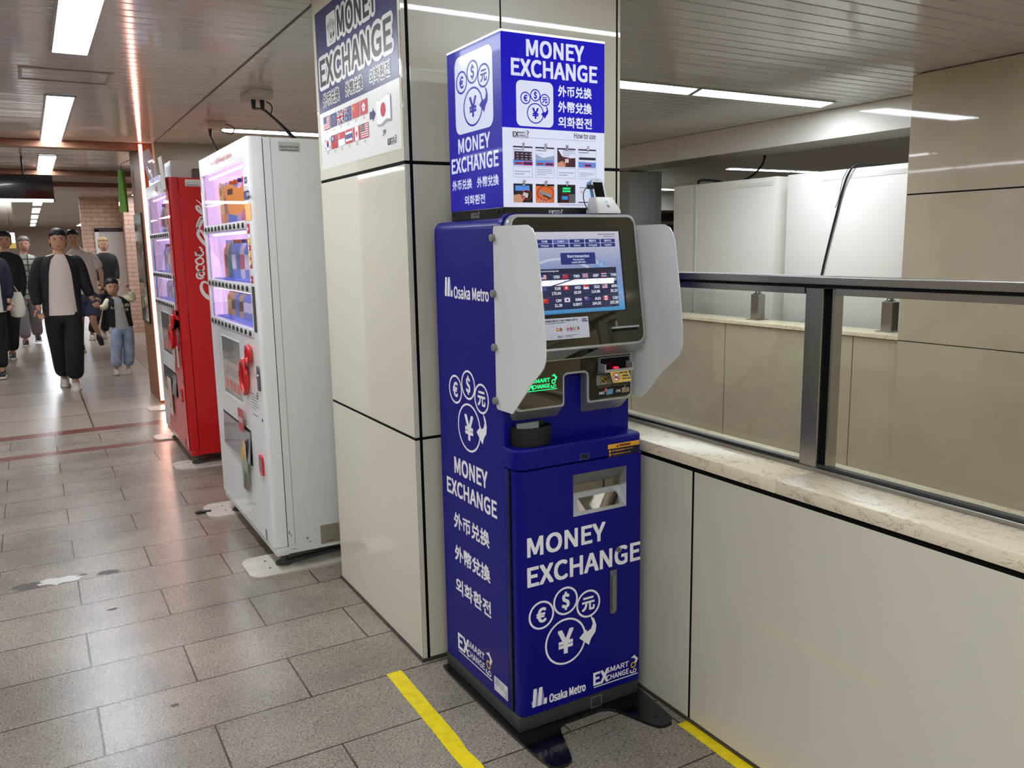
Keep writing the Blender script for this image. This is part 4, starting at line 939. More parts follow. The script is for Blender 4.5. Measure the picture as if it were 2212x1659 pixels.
for row, (codes, z) in enumerate(((('USD', 'EUR', 'GBP', 'AUD', 'CNY', 'HKD'), 2.109), (('KRW', 'TWD', 'SGD', 'THB', 'CAD', 'MYR'), 2.021))):
    for k, c in enumerate(codes):
        x = -3.679+k*.0924+(.002*row); flag(A, c, x, z, .080, .054, 1, edge=mat('flag_edge', (190, 188, 182), .3)); A.text(c, x+.040, z-.017, None, .010, pd, 1, al='c', cond=.8)
A.poly([(-3.117, 2.080), (-3.085, 2.080), (-3.085, 2.068), (-3.055, 2.094), (-3.085, 2.120), (-3.085, 2.108), (-3.117, 2.108)], pn, 1)
wv = lambda x0, x1, z, amp: [(x0+(x1-x0)*k/12, z+amp*math.sin(k/12*math.tau)) for k in range(13)]
A.poly([(x+.004, z-.005) for x, z in wv(-3.044, -2.901, 2.052, -.006)+wv(-3.044, -2.901, 2.140, -.006)[::-1]], mat('flag_shadow_print', (168, 168, 164), .3), 1)
A.poly(wv(-3.045, -2.902, 2.054, -.006)+wv(-3.045, -2.902, 2.142, -.006)[::-1], mat('flag_edge', (190, 188, 182), .3), 2); A.poly(wv(-3.043, -2.904, 2.056, -.006)+wv(-3.043, -2.904, 2.140, -.006)[::-1], WHITE, 3)
A.disc(-2.974, 2.098, .0255, RED, 4, 28); A.text('JPY', -2.974, 2.006, None, .020, pd, 1, al='c', cond=.8, bold=.02)
exlogo(A, -2.944, 1.968, .085, .030, pd); A.build('flag_print', po)

# ------------------------------------------------------------------ railing on the parapet
RL = thing('guard_railing', (1.96, 1.6, .929), 'steel and glass guard railing on the marble parapet beside the kiosk', 'railing')
m = MB(); m.box((1.925, -5.6, 1.474), (1.985, 2.79, 1.4975), STEEL, .003); m.box((1.930, -5.6, 1.466), (1.98, 2.79, 1.4735), DARK); h = m.build('handrail', RL)
m = MB()
for a, b in ((-5.6, -.55), (-.47, 1.555), (1.664, 2.79)): m.box((1.936, a, 1.446), (1.974, b, 1.466), STEEL, .001)
m.build('glass_clamp', h)
m = MB(); m.box((1.934, -5.6, .929), (1.976, 2.79, .9415), STEEL, .002); m.box((1.944, -5.6, .9415), (1.966, 2.79, .950), mat('dark_gasket', (60, 58, 56), .4), .001); m.build('bottom_channel', RL)
for y in (1.600, -.52):
    m = MB(); m.box((1.940, y, .930), (1.985, y+.062, 1.466), STEEL, .003); m.box((1.952, y-.030, .930), (1.990, y-.022, 1.462), STEEL, .001); m.box((1.957, y-.022, .94), (1.982, y, 1.462), DARK); m.build('post', RL)
GLASS = pane('rail_glass', (250, 252, 248), .8)
for a, b in ((-5.55, -.552), (-.455, 1.568), (1.664, 2.788)):
    m = MB(); m.box((1.956, a, .953), (1.962, b, 1.462), GLASS); m.build('glass_pane', RL)

FR = thing('guard_railing', (5.47, 6, .917), 'low steel railing with capped posts across the stairwell', 'railing')
m = MB(); m.box((5.44, 3.692, 1.178), (5.50, 9.2, 1.208), STEEL, .003); m.build('handrail', FR)
for y in (3.918, 5.215, 6.51, 7.8, 9.0):
    m = MB(); m.box((5.445, y-.044, .924), (5.53, y+.044, 1.14), STEEL, .004); m.lathe([(.042, 1.14), (.042, 1.142), (.028, 1.152), (.024, 1.160), (.024, 1.180)], STEEL, (5.485, y, 0), 16); m.box((5.42, y-.07, .917), (5.55, y+.07, .924), STEEL, .001); m.build('post', FR)

# ------------------------------------------------------------------ ceiling lights
FIXM = mat('fixture_white', (168, 166, 160), .3)
def light(name, cx, cy, lx, ly, label, group, skew=0):
    """flush fluorescent fixture: trim and diffuser"""
    t = thing(name, (cx, cy, CZ), label, 'light', group); x0, x1, y0, y1 = cx-lx/2, cx+lx/2, cy-ly/2, cy+ly/2; w = .014
    m = MB(); f = lambda x, y, z: V((x+(skew if y > cy else -skew), y, z))
    for q in (((x0-w, y0-w), (x1+w, y0-w), (x1+w, y0), (x0-w, y0)), ((x0-w, y1), (x1+w, y1), (x1+w, y1+w), (x0-w, y1+w)), ((x0-w, y0), (x0, y0), (x0, y1), (x0-w, y1)), ((x1, y0), (x1+w, y0), (x1+w, y1), (x1, y1))):
        m.prism([f(x, y, CZ-.012) for x, y in q], (0, 0, .0115), FIXM)
    m.build('frame', t)
    MB().prism([V((x0-skew, y0, CZ-.009)), V((x1-skew, y0, CZ-.009)), V((x1+skew, y1, CZ-.009)), V((x0+skew, y1, CZ-.009))], (0, 0, .007), LAMP).build('diffuser', t); return t
cor = light('ceiling_light', .31, 3.98, .170, 2.70, 'long ceiling light over the corridor, nearest to the camera', 'corridor ceiling lights')
for k, (y, lb) in enumerate(((8.13, 'long corridor ceiling light just in front of the first wooden beam'), (12.26, 'corridor ceiling light between the first and second wooden beams'), (16.6, 'corridor ceiling light behind the black hanging sign'),
                             (20.8, 'corridor ceiling light far down the row, below the black hanging sign'), (25.0, 'corridor ceiling light beyond the black sign, fourth from the end'), (29.2, 'added corridor ceiling light beyond the black sign, third from the end'), (33.4, 'added corridor ceiling light beyond the black sign, second from the end'), (37.6, 'farthest added corridor ceiling light in the row under the black sign'), (-.2, 'corridor ceiling light above the photographer'), (-4.35, 'added unseen corridor ceiling light behind the photographer'))):  # farthest three added to brighten far end, rearmost added to light kiosk front
    copy_tree(cor, (.31, y, CZ), lb)
for k, y in enumerate((16.6, 20.7, 24.9, 29.0, 33.2, 37.4)):
    copy_tree(cor, (1.95, y, CZ), ('ceiling light of the right-hand far row, ' + ('hidden behind the oak jamb', 'beside the green pennant', 'second from the green pennant', 'added third from the green pennant', 'added fourth from the green pennant', 'added last of the row towards the back')[k]))  # last three of this row added to brighten the far end
for k, y in enumerate((-4.35, -.2, 3.98, 8.13, 12.26, 16.6, 20.8, 25.0, 29.2, 33.4)):
    copy_tree(cor, (-2.2, y, CZ), 'added corridor ceiling light of the unseen row outside the left edge of the view')  # unseen row added to even out the room light
hall = light('ceiling_light', 5.03, 4.77, 1.385, .215, 'right half of the bright ceiling light strip above the stairwell', 'stairwell ceiling lights', .05)
strip = light('ceiling_light', 2.25, 1.92, 1.40, .075, 'near stairwell light strip mirrored in the pillar', 'stairwell ceiling lights')
for x, lb in ((3.68, 'near stairwell light strip, middle part'), (5.11, 'near stairwell light strip beside the right column')): copy_tree(strip, (x, 1.92, CZ), lb)
for k, (x, y, lb) in enumerate(((3.60, 4.77, 'left half of the bright ceiling light strip above the stairwell, ending at the pillar'), (2.32, 8.07, 'ceiling light strip above the white drinks machine, ending at the poster'),
                                (2.35, -2.33, 'stairwell light strip behind the photographer, nearest to the corridor, added and unseen'), (3.78, -2.33, 'stairwell light strip behind the photographer, left part'), (5.21, -2.33, 'stairwell light strip behind the photographer, right part'), (2.35, -4.6, 'farthest stairwell light strip behind the photographer, corridor end, added and unseen'), (3.78, -4.6, 'farthest stairwell light strip behind the photographer, middle, added and unseen'), (9.95, 9.48, 'thin ceiling light strip beyond the beam, over the white cabinets'), (11.4, 9.48, 'ceiling light strip beyond the beam, hidden by the cabinet with the cable'), (11.3, 13.65, 'farthest ceiling light strip left of the white cabinets'), (9.87, 13.65, 'farthest ceiling light strip behind the grey post'), (8.5, 4.77, 'ceiling light strip beyond the beam, behind the right column'), (8.5, 1.6, 'ceiling light strip behind the right column, near part'))):  # strips nearest the corridor and farthest behind are added to light the kiosk front
    copy_tree(hall, (x, y, CZ), lb)

# access hatch in the ceiling
m = MB(); HM = mat('hatch_trim', (150, 140, 126), .3)
for a, b in (((.06, 5.84), (.57, 5.86)), ((.06, 6.23), (.57, 6.25)), ((.06, 5.86), (.08, 6.23)), ((.55, 5.86), (.57, 6.23))): m.box((a[0], a[1], CZ-.006), (b[0], b[1], CZ-.0008), HM, .001)
attach(m.build('access_hatch'), None, 'thin rectangular access hatch frame in the slatted ceiling between two lights', 'hatch')

# sockets on the ceiling with plugs and cables
def cable(name, pts, r, label, par=None, mt=None):
    m = MB(); m.tube(bez(pts, 8), r, mt or BLACK, 8); o = m.build(name, par, smooth=60)
    if label: attach(o, None, label, 'cable')
    return o
def socket(x, y, label, n):
    t = thing('ceiling_socket', (x, y, CZ), label, 'socket', 'ceiling sockets'); m = MB(); m.box((x-.075, y-.16, CZ-.055), (x+.075, y+.16, CZ-.001), mat('socket_box', (206, 202, 190), .4), .003); m.build('housing', t, smooth=40)
    for k in range(n):
        m = MB(); xx = x-.03+.06*k; m.cyl((xx, y-.02, CZ-.055), (xx, y-.02, CZ-.115), .017, BLACK, 12, .013); m.build('plug', t, smooth=40)
    return t
socket(1.50, 6.13, 'grey ceiling socket with two black plugs above the white drinks machine', 2)
cable('power_cable', [(1.47, 6.11, CZ-.115), (1.50, 5.9, 2.52), (1.56, 5.5, 2.30), (1.58, 5.2, 2.09)], .007, 'left one of two black cables hanging from the socket to the white machine')
cable('power_cable', [(1.53, 6.11, CZ-.115), (1.535, 6.0, 2.53), (1.60, 5.7, 2.36), (1.64, 5.2, 2.09)], .009, 'right, thicker one of two black cables hanging to the white machine')
cable('power_cable', [(1.556, 6.0, 2.52), (1.58, 6.05, 2.56), (1.59, 6.1, 2.60), (1.562, 6.12, CZ-.06)], .004, 'thin loose wire curling beside the twin plugs under the ceiling')
socket(1.50, 7.72, 'grey ceiling socket with one black plug above the red drinks machine', 1)
cable('power_cable', [(1.47, 7.70, CZ-.115), (1.475, 7.6, 2.50), (1.49, 7.5, 2.38), (1.50, 7.45, 2.10)], .008, 'single black cable dropping to the red machine')
cable('power_cable', [(1.57, 7.72, CZ-.02), (1.62, 7.72, CZ-.008), (1.68, 7.75, CZ-.03), (1.67, 7.78, CZ-.075), (1.60, 7.76, CZ-.07), (1.555, 7.74, CZ-.05)], .005, 'black cable looping at the left end of the light strip')

# ------------------------------------------------------------------ drinks machines
PALETTE = [((186, 126, 100), (232, 160, 120)), ((84, 120, 176), (120, 150, 210)), ((206, 100, 110), (230, 226, 232)), ((96, 150, 136), (110, 150, 140)), ((236, 232, 242), (130, 150, 214)), ((96, 70, 66), (214, 176, 120)), ((226, 206, 130), (235, 180, 110)), ((150, 110, 160), (240, 170, 200))]
PROT = {}
def bottle(c, kind, h, parent_loc, label, group):
    k = (c, kind, round(h, 3))
    if k not in PROT:
        a, b = PALETTE[c]; lm = mat('label_%d' % c, a, .35, emit=a, es=.45); bm_ = mat('drink_%d' % c, b, .2, emit=b, es=.4); cm = mat('cap_%d' % (c % 3), ((240, 240, 244), (230, 120, 40), (40, 60, 150))[c % 3], .35)  # labels and drinks glow to stand in for the lit window's light
        t = thing('sample_bottle' if kind == 'b' else 'sample_can', (0, 0, 0), label, 'bottle' if kind == 'b' else 'can', group); r = .031
        m = MB()
        if kind == 'b': m.lathe([(r*.9, 0), (r, .008), (r, h*.22), (r*.96, h*.24), (r*.96, h*.62), (r, h*.65), (r*.92, h*.74), (r*.45, h*.88), (r*.42, h*.92)], bm_, (0, 0, 0), 14)
        else: m.lathe([(r*.85, 0), (r, .008), (r, h-.010), (r*.84, h)], mat('can_metal', (190, 190, 196), .25, .9), (0, 0, 0), 14)
        m.build('body', t, smooth=50)
        m = MB(); rr = r*.985 if kind == 'b' else r*1.01; z0, z1 = (h*.245, h*.615) if kind == 'b' else (.012, h-.014); m.loft([[V((rr*math.cos(q*math.tau/14), rr*math.sin(q*math.tau/14), z)) for q in range(14)] for z in (z0, z1)], lm, cap=False); m.build('wrap_label', t, smooth=50)
        if kind == 'b': m = MB(); m.lathe([(r*.5, h*.905), (r*.52, h*.91), (r*.52, h*.99), (r*.45, h)], cm, (0, 0, 0), 12); m.build('cap', t, smooth=40)
        PROT[k] = t; t.location = parent_loc; return t
    return copy_tree(PROT[k], parent_loc, label)

ORD = ['first', 'second', 'third', 'fourth', 'fifth', 'sixth', 'seventh', 'eighth', 'ninth', 'tenth', 'eleventh']
CNAME = ['brown-labelled', 'blue-labelled', 'red-labelled', 'green-labelled', 'white', 'dark coffee', 'yellow', 'violet']
def drinks_machine(name, xf, yn, W, label, body, doorm, red):
    """xf front plane (faces the corridor, -X), yn near side, W width along Y"""
    T = thing(name, (xf+.4, yn+W/2, 0), label, 'vending machine', 'drinks machines against the pillar row'); yf = yn+W
    xb = xf+.74
    wy0, wy1, wz0, wz1 = yn+.118, yn+W-.062, 1.172, 2.018
    m = MB(); m.box((xf+.20, yn, .092), (xb, yf, 2.112), body)
    for a, b in (((yn, .092), (yf, wz0-.004)), ((yn, wz1+.004), (yf, 2.112)), ((yn, wz0-.004), (wy0-.004, wz1+.004)), ((wy1+.004, wz0-.004), (yf, wz1+.004))): m.box((xf+.072, a[0], a[1]), (xf+.20, b[0], b[1]), body)
    cab = m.build('cabinet', T, smooth=40)
    m = MB()
    for a, b in (((yn+.003, .12), (yf-.003, wz0-.004)), ((yn+.003, wz1+.004), (yf-.003, 2.105)), ((yn+.003, wz0-.004), (wy0-.004, wz1+.004)), ((wy1+.004, wz0-.004), (yf-.003, wz1+.004))): m.box((xf+.064, a[0], a[1]), (xf+.0725, b[0], b[1]), body if red else DARK)
    if not red: m.box((xf+.105, yn-.0012, .13), (xf+.1075, yn+.001, 2.110), mat('seam_grey', (150, 150, 146), .5)); m.build('seam', cab)
    D0, D1 = xf, xf+.068
    m = MB(); R = .022
    def bandp(z0, z1, ya, yb, rn, rf, mt=None):
        p = []
        if rn: p += [(D0+R-R*math.cos(a), ya+R-R*math.sin(a)) for a in [math.pi/2*(1-k/6) for k in range(7)]]
        else: p += [(D0, ya)]
        p = p[::1]
        if rf: p += [(D0+R-R*math.cos(a), yb-R+R*math.sin(a)) for a in [math.pi/2*k/6 for k in range(7)]]
        else: p += [(D0, yb)]
        p += [(D1, yb), (D1, ya)]
        m.loft([[V((x, y, z)) for x, y in p] for z in (z0, z1)], mt or doorm)
    bandp(.132, wz0, wy0, yf, 0, 1); bandp(wz1, 2.114, wy0, yf, 0, 1); bandp(.132, 2.114, yn, wy0, 1, 0, body if red else doorm); bandp(wz0, wz1, wy1, yf, 0, 1)
    door = m.build('door', T, smooth=35)
    # lit window box
    IN = mat('display_interior_'+name, (240, 226, 250), .5, emit=(250, 222, 255), es=1.0)
    m = MB(); q0, q1 = D0+.02, D0+.19
    m.poly([V((q1, wy0, wz0)), V((q1, wy1, wz0)), V((q1, wy1, wz1)), V((q1, wy0, wz1))], IN)
    for a in (wy0, wy1): m.poly([V((q0, a, wz0)), V((q1, a, wz0)), V((q1, a, wz1)), V((q0, a, wz1))], IN)
    for z in (wz0, wz1): m.poly([V((q0, wy0, z)), V((q1, wy0, z)), V((q1, wy1, z)), V((q0, wy1, z))], IN)
    dsp = m.build('display_box', T)
    m = MB(); TU = mat('display_tube', (255, 255, 255), .3, emit=(214, 206, 255), es=5.0)
    m.cyl((D0+.045, wy0+.01, wz1-.012), (D0+.045, wy1-.01, wz1-.012), .008, TU, 8); m.build('light_tube', dsp)
    rows = (1.716, 1.412, 1.192); BT = mat('button_dark', (52, 48, 50), .25)
    for ri, z in enumerate(rows):
        m = MB(); m.box((D0-.004, wy0+.004, z-.021), (D0+.03, wy1-.004, z+.022), mat('button_rail', (206, 204, 204), .3), .003); rail = m.build('button_rail', dsp, smooth=40)
        m = MB(); m.box((D0+.032, wy0+.004, z+.022), (D0+.188, wy1-.004, z+.028), mat('shelf_blue', (96, 130, 220), .4, emit=(80, 110, 210), es=.5)); m.build('shelf', dsp)
        if ri: m = MB(); m.cyl((D0+.045, wy0+.01, rows[ri-1]-.03), (D0+.045, wy1-.01, rows[ri-1]-.03), .006, TU, 8); m.build('light_tube', dsp)
        n = 11
        for k in range(n):
            yy = wy0+.05+(wy1-wy0-.10)*k/(n-1); m = MB(); m.tube([(D0-.003, yy, z), (D0-.010, yy, z), (D0-.0115, yy, z)], [.0135, .013, .010], BT, 10)
            b = m.build('selection_button', dsp, smooth=50); 
    rr_ = random.Random(yn)
    # sample drinks behind the glass
    for ri, (z, h) in enumerate(((1.744, .0), (1.440, .215), (1.220, .150))):
        for k in range(10):
            yy = wy0+.055+(wy1-wy0-.11)*k/9
            if ri == 0:
                h = .235; 
            c = rr_.randrange(8); kind = 'c' if ri == 2 and k < 4 else 'b'
            hh = .118 if kind == 'c' else h
            bottle(c, kind, hh, (D0+.115, yy, z+.001), '%s %s, %s from near end of %s shelf in %s machine' % (CNAME[c], 'can' if kind == 'c' else 'bottle', ORD[k], ('top', 'middle', 'bottom')[ri], 'red' if red else 'white'), 'sample drinks in the %s machine' % ('red' if red else 'white'))
    m = MB(); m.box((D0+.006, wy0-.004, wz0-.004), (D0+.010, wy1+.004, wz1+.004), pane('display_glass', (250, 246, 252), .7)); m.build('display_glass', door)
    F = left(D0); X = lambda d: -(yn+d)                        # d measured from the near side
    # printing and fittings on the door
    rd = mat('cola_red', (206, 12, 24), .3, coat=.4); pk_ = mat('faded_red', (214, 110, 104), .35)
    A = Art(F)
    if red:
        A.rect(X(.116), wz0-.04, X(.004), 2.10, rd, 1); A.rect(X(.30), 1.02, X(.004), 1.168, rd, 1); A.poly([(X(.42), .62), (X(.30), .90), (X(.27), 1.1), (X(.004), 1.1), (X(.004), .62)], rd, 1)
        A.poly([(X(.98), .14), (X(.78), .46), (X(.55), .62), (X(.004), .62), (X(.004), .14)], pk_, 1); A.rect(X(.24), .735, X(.16), .895, mat('notice_white', (230, 230, 226), .4), 2); scribble(A, X(.23), .75, .06, .13, 8, GREYP, 3, 3); A.rect(X(.045), .155, X(.02), .235, mat('notice_white', (230, 230, 226), .4), 2)
        A.text('GUIDE', X(.62), 2.045, .10, .04, rd, 2, bold=.05); A.build('door_print', door)
    else:
        A.text('Hot Full lineup Value', X(.885), 2.046, .55, .030, mat('title_red', (206, 96, 90), .4), 1, bold=.035); A.build('title_lettering', door); A = Art(F)
        A.rr(X(.116), 1.80, X(.035), 1.975, .03, mat('badge_white', (244, 244, 246), .3), 1); A.rr(X(.10), 1.905, X(.04), 1.935, .008, NAVY, 2); A.text('Point', X(.07), 1.914, None, .012, WHITE, 3, al='c'); scribble(A, X(.10), 1.865, .05, .03, 3, RED, 2, 7); A.build('point_badge', door); A = Art(F, .0016)
        A.rr(X(.120), 1.832, X(.008), 1.872, .018, NAVY, 3); A.text('QR Scan', X(.064), 1.8435, .085, .018, WHITE, 4, bold=.05); A.build('scan_label', door); A = Art(F)
        A.rect(X(.116), 1.735, X(.010), 1.812, mat('panel_orange', (240, 170, 90), .3, emit=(240, 150, 60), es=.35), 2); A.build('orange_card', door)
        for k, (z0, z1, c) in enumerate(((1.675, 1.72, RED), (1.655, 1.67, WHITE), (1.625, 1.652, YEL), (1.595, 1.62, RED), (1.565, 1.59, YEL), (1.51, 1.56, RED), (1.53, 1.552, YEL), (1.44, 1.475, RED))): A = Art(F); A.rect(X(.105-.008*(k % 2)), z0, X(.055), z1, c, 2+(k > 5)); scribble(A, X(.10), z0+.004, .04, z1-z0-.006, 1, WHITE, 4, k); A.build('price_label', door)
    A = Art(F); A.rect(X(.098), 1.205, X(.040), 1.425, mat('reader_black', (30, 30, 34), .15), 2); A.rect(X(.092), 1.30, X(.046), 1.41, mat('reader_glass', (52, 52, 60), .1), 3); A.build('card_reader', door)
    # glazed notice window, framed
    ax0, ax1, az0, az1 = X(.94), X(.47), .797, 1.117
    A = Art(F); A.frame(ax0-.012, az0-.014, ax1+.010, az1+.010, .012, mat('bezel_white', (244, 244, 242), .3), 1); A.rect(ax0, az0, ax1, az1, mat('notice_backing', ((128, 122, 116) if not red else (150, 60, 64)), .15, coat=.6), 1); A.rect(ax0+.02, az0+.02, ax1-.05, az0+.19, mat('notice_pale', (190, 168, 160), .2, coat=.5), 2)
    for k in range(4): A.rect(ax0+.06+k*.095, az0+.03, ax0+.12+k*.095, az0+.085, pk_, 3); A.rect(ax0+.06+k*.095, az0+.11, ax0+.12+k*.095, az0+.16, mat('notice_grey', (170, 150, 146), .3), 3)
    A.build('notice_window', door)
    # coin slot surround: two joined red loops
    m = MB(); rs = mat('gloss_red_plastic', (206, 16, 26), .15, coat=.5); P = lambda d, z, h=.016: V((D0-h, yn+d, z))
    big = [P(.335+.062*math.cos(t)*(1.0 if math.sin(t) < 0 else .95), .955+.085*math.sin(t)) for t in [k*math.tau/24 for k in range(24)]]; big.append(big[0]); big.append(big[1]); m.tube(big, .0135, rs, 10, cap=False)
    m.tube(bez([P(.335+.06, 1.02), P(.31, 1.045), P(.255, 1.03), P(.235, 1.06), P(.232, 1.10), P(.205, 1.125), P(.175, 1.11), P(.172, 1.07), P(.195, 1.045), P(.23, 1.06)], 6), .0125, rs, 10)
    m.build('coin_slot_surround', door, smooth=60)
    A = Art(F); A.disc(X(.335), .955, .05, mat('coin_plate', (150, 140, 140), .3, .5), 1, 20, sy=1.4); A.rect(X(.345), .93, X(.325), .99, BLACK, 2); A.rect(X(.36), 1.065, X(.26), 1.115, mat('coin_display', (60, 64, 120), .2, emit=(60, 70, 160), es=.4), 1); A.build('coin_plate', door)
    m = MB(); m.prism([F.p(x, z, .0005) for x, z in rrect(X(.085), .918, X(.045), 1.042, .018)], F.n*.008, mat('lock_grey', (110, 110, 112), .3, .6)); m.cyl(F.p(X(.065), .99, .008), F.p(X(.065), .99, .014), .011, CHROME, 14); m.build('door_lock', door, smooth=40)
    A = Art(F); scribble(A, X(.26), .80, .13, .09, 6, GREYP, 1, 12); A.rect(X(.15), .865, X(.11), .905, mat('print_grey', (150, 150, 150), .4), 1); scribble(A, X(.25), .77, .16, .012, 1, BLACK, 1, 2); A.disc(X(.062), .772, .010, DARK, 1, 12); A.rr(X(.16), .135, X(.125), .19, .003, mat('badge_grey', (120, 120, 122), .3, .5), 1); A.build('instruction_print', door)
    # dispensing flap
    A = Art(F); A.rect(X(1.045), .474, X(.335), .672, BLACK, 1); A.frame(X(1.045)-.006, .468, X(.335)+.006, .678, .006, mat('bezel_white', (244, 244, 242), .3), 2); fl = A.build('dispensing_opening', door)
    m = MB(); m.poly([F.p(X(1.035), .66, .002), F.p(X(1.0), .482, .014), F.p(X(.345), .482, .014), F.p(X(.345), .655, .002)], mat('flap_smoke', (96, 92, 98), .12, coat=.5)); m.build('flap', fl)
    A = Art(F, .0155)
    if not red:
        rdp = mat('sticker_faded', (186, 58, 58), .35); A.rr(X(.56), .64, X(.43), .765, .02, rdp, 1); A.text('MENU', X(.495), .69, None, .025, WHITE, 2, al='c', bold=.05); A.poly([(X(.55), .31), (X(.42), .31), (X(.40), .45), (X(.45), .60), (X(.56), .56)], mat('cartoon_paper', (160, 170, 150), .4), 1)
        A.poly([(X(.54), .32), (X(.43), .32), (X(.43), .40), (X(.50), .44)], mat('print_teal', (60, 110, 110), .4), 2); A.poly([(X(.50), .54), (X(.42), .50), (X(.415), .58), (X(.46), .61)], mat('print_skin', (226, 180, 130), .4), 3); A.poly([(X(.55), .50), (X(.50), .46), (X(.47), .52), (X(.52), .56)], mat('print_gold', (216, 170, 60), .4), 3); A.poly([(X(.46), .33), (X(.42), .33), (X(.42), .47)], mat('print_red', (176, 70, 60), .4), 3)
        A.build('poster_sticker', door)
    else:
        A.rect(X(.78), .30, X(.58), .60, mat('sticker_cream', (220, 200, 176), .4), 1); scribble(A, X(.77), .34, .17, .2, 6, pk_, 2, 4); A.build('poster_sticker', door)
    # change return
    m = MB(); m.prism([F.p(x, z, .0005) for x, z in rrect(X(.158), .480, X(.092), .588, .024)], F.n*.010, rd); m.build('change_return', door, smooth=40)
    A = Art(F, .011); A.rr(X(.148), .505, X(.102), .574, .018, mat('return_flap', (120, 104, 104), .2), 1); A.build('return_flap', door)
    # kick strip and feet
    m = MB(); m.box((xf+.012, yn, .086), (xf+.075, yf, .129), body, .004); m.box((xf+.006, yn+.10, .118), (xf+.013, yn+.70, .125), STEEL, .001); m.build('kick_strip', T, smooth=40)
    LEGM = mat('leg_iron', (84, 86, 84), .5, .4)
    for a in (yn+.10, yf-.10):
        for b in (xf+.07, xb-.08):
            m = MB(); m.cyl((b, a, .012), (b, a, .092), .018, LEGM, 12); m.lathe([(.045, .012), (.045, .018), (.02, .024)], LEGM, (b, a, 0), 16); m.build('leg', T, smooth=40)
        m = MB(); m.prism([V((xf+.07+x, a+y, .014)) for x, y in ((-.040, -.022), (.02, -.032), (.22, .005), (.36, .03), (.36, .05), (.20, .03), (.03, .015), (-.03, .015))], (0, 0, .016), LEGM); m.build('anchor_bracket', T)
    # sides: plates
    Fs = front(yn); A = Art(Fs)
    if red:
        A.rr(xf+.118, 2.052, xf+.219, 2.100, .002, mat('plate_white', (222, 222, 214), .3), 1); A.text('2905109952', xf+.126, 2.070, .082, .012, GREYP, 2); A.rect(xf+.126, 2.057, xf+.212, 2.064, GREYP, 2)
    else:
        A.rr(xf+.143, 2.050, xf+.246, 2.094, .002, mat('plate_grey', (186, 184, 178), .3), 1); A.text('2916737143', xf+.149, 2.066, .088, .009, BLACK, 2, bold=.03); A.rect(xf+.152, 2.053, xf+.238, 2.060, GREYP, 2); A.build('serial_plate', cab); A = Art(Fs)
        A.rr(xf+.237, .108, xf+.345, .208, .003, mat('plate_steel', (176, 166, 146), .3, .4), 1); scribble(A, xf+.26, .125, .07, .07, 7, mat('print_grey', (150, 150, 150), .4), 2, 3); scribble(A, xf+.27, .118, .06, .008, 1, BLACK, 2, 5)
    A.build('side_plate', cab)
    return T, cab
CABW = mat('machine_white', (226, 227, 224), .3, coat=.2, bump=(120, .03)); DOORW = mat('machine_door_white', (238, 238, 236), .22, coat=.4)
wm, wcab = drinks_machine('drinks_machine', .92, 4.0, 1.245, 'white drinks vending machine next to the pillar, bright window facing the corridor', CABW, DOORW, False)
CABR = mat('machine_red', (196, 6, 16), .28, coat=.3)
rm, rcab = drinks_machine('drinks_machine', .905, 6.40, 1.225, 'red drinks vending machine with white script lettering, behind the white machine', CABR, mat('machine_door_grey', (216, 216, 214), .25, coat=.4), True)
# scuffs on the white machine's side
A = Art(front(4.0), .0006); sc = mat('scuff', (120, 116, 110), .6)
for x, z, w, h in ((1.00, .20, .006, .02), (1.008, .185, .004, .015), (1.09, .155, .012, .012), (1.10, .135, .02, .004), (1.02, .112, .03, .004), (1.07, .18, .003, .003), (1.13, .2, .003, .004)): A.disc(x, z, w*.5, sc, 1, 7, sy=h/w)
A.build('scuff_marks', wcab)
# sample card with a large orange arm in the white machine's top row
A = Art(left(.92), -.035); oc = mat('card_orange', (246, 166, 60), .4, emit=(246, 160, 70), es=.75); oy = mat('card_yellow', (250, 206, 90), .4, emit=(250, 196, 80), es=.55)  # printed card glows in place of the window light falling on it
A.disc(-4.835, 1.912, .047, oy, 2, 24, sy=1.1); A.disc(-4.835, 1.912, .022, mat('card_ink', (200, 150, 50), .4), 3, 16)
A.poly([(-4.735, 1.925), (-4.70, 1.942), (-4.55, 1.935), (-4.42, 1.91), (-4.36, 1.90), (-4.27, 1.915), (-4.20, 1.90), (-4.18, 1.80), (-4.30, 1.795), (-4.50, 1.775), (-4.66, 1.79), (-4.70, 1.85)], oc, 2)
A.rect(-4.66, 1.885, -4.53, 1.915, mat('card_brown', (120, 80, 60), .4), 3); A.poly([(-4.27, 1.80), (-4.22, 1.86), (-4.18, 1.80)], NAVY, 3)
A.build('sample_card', wm)
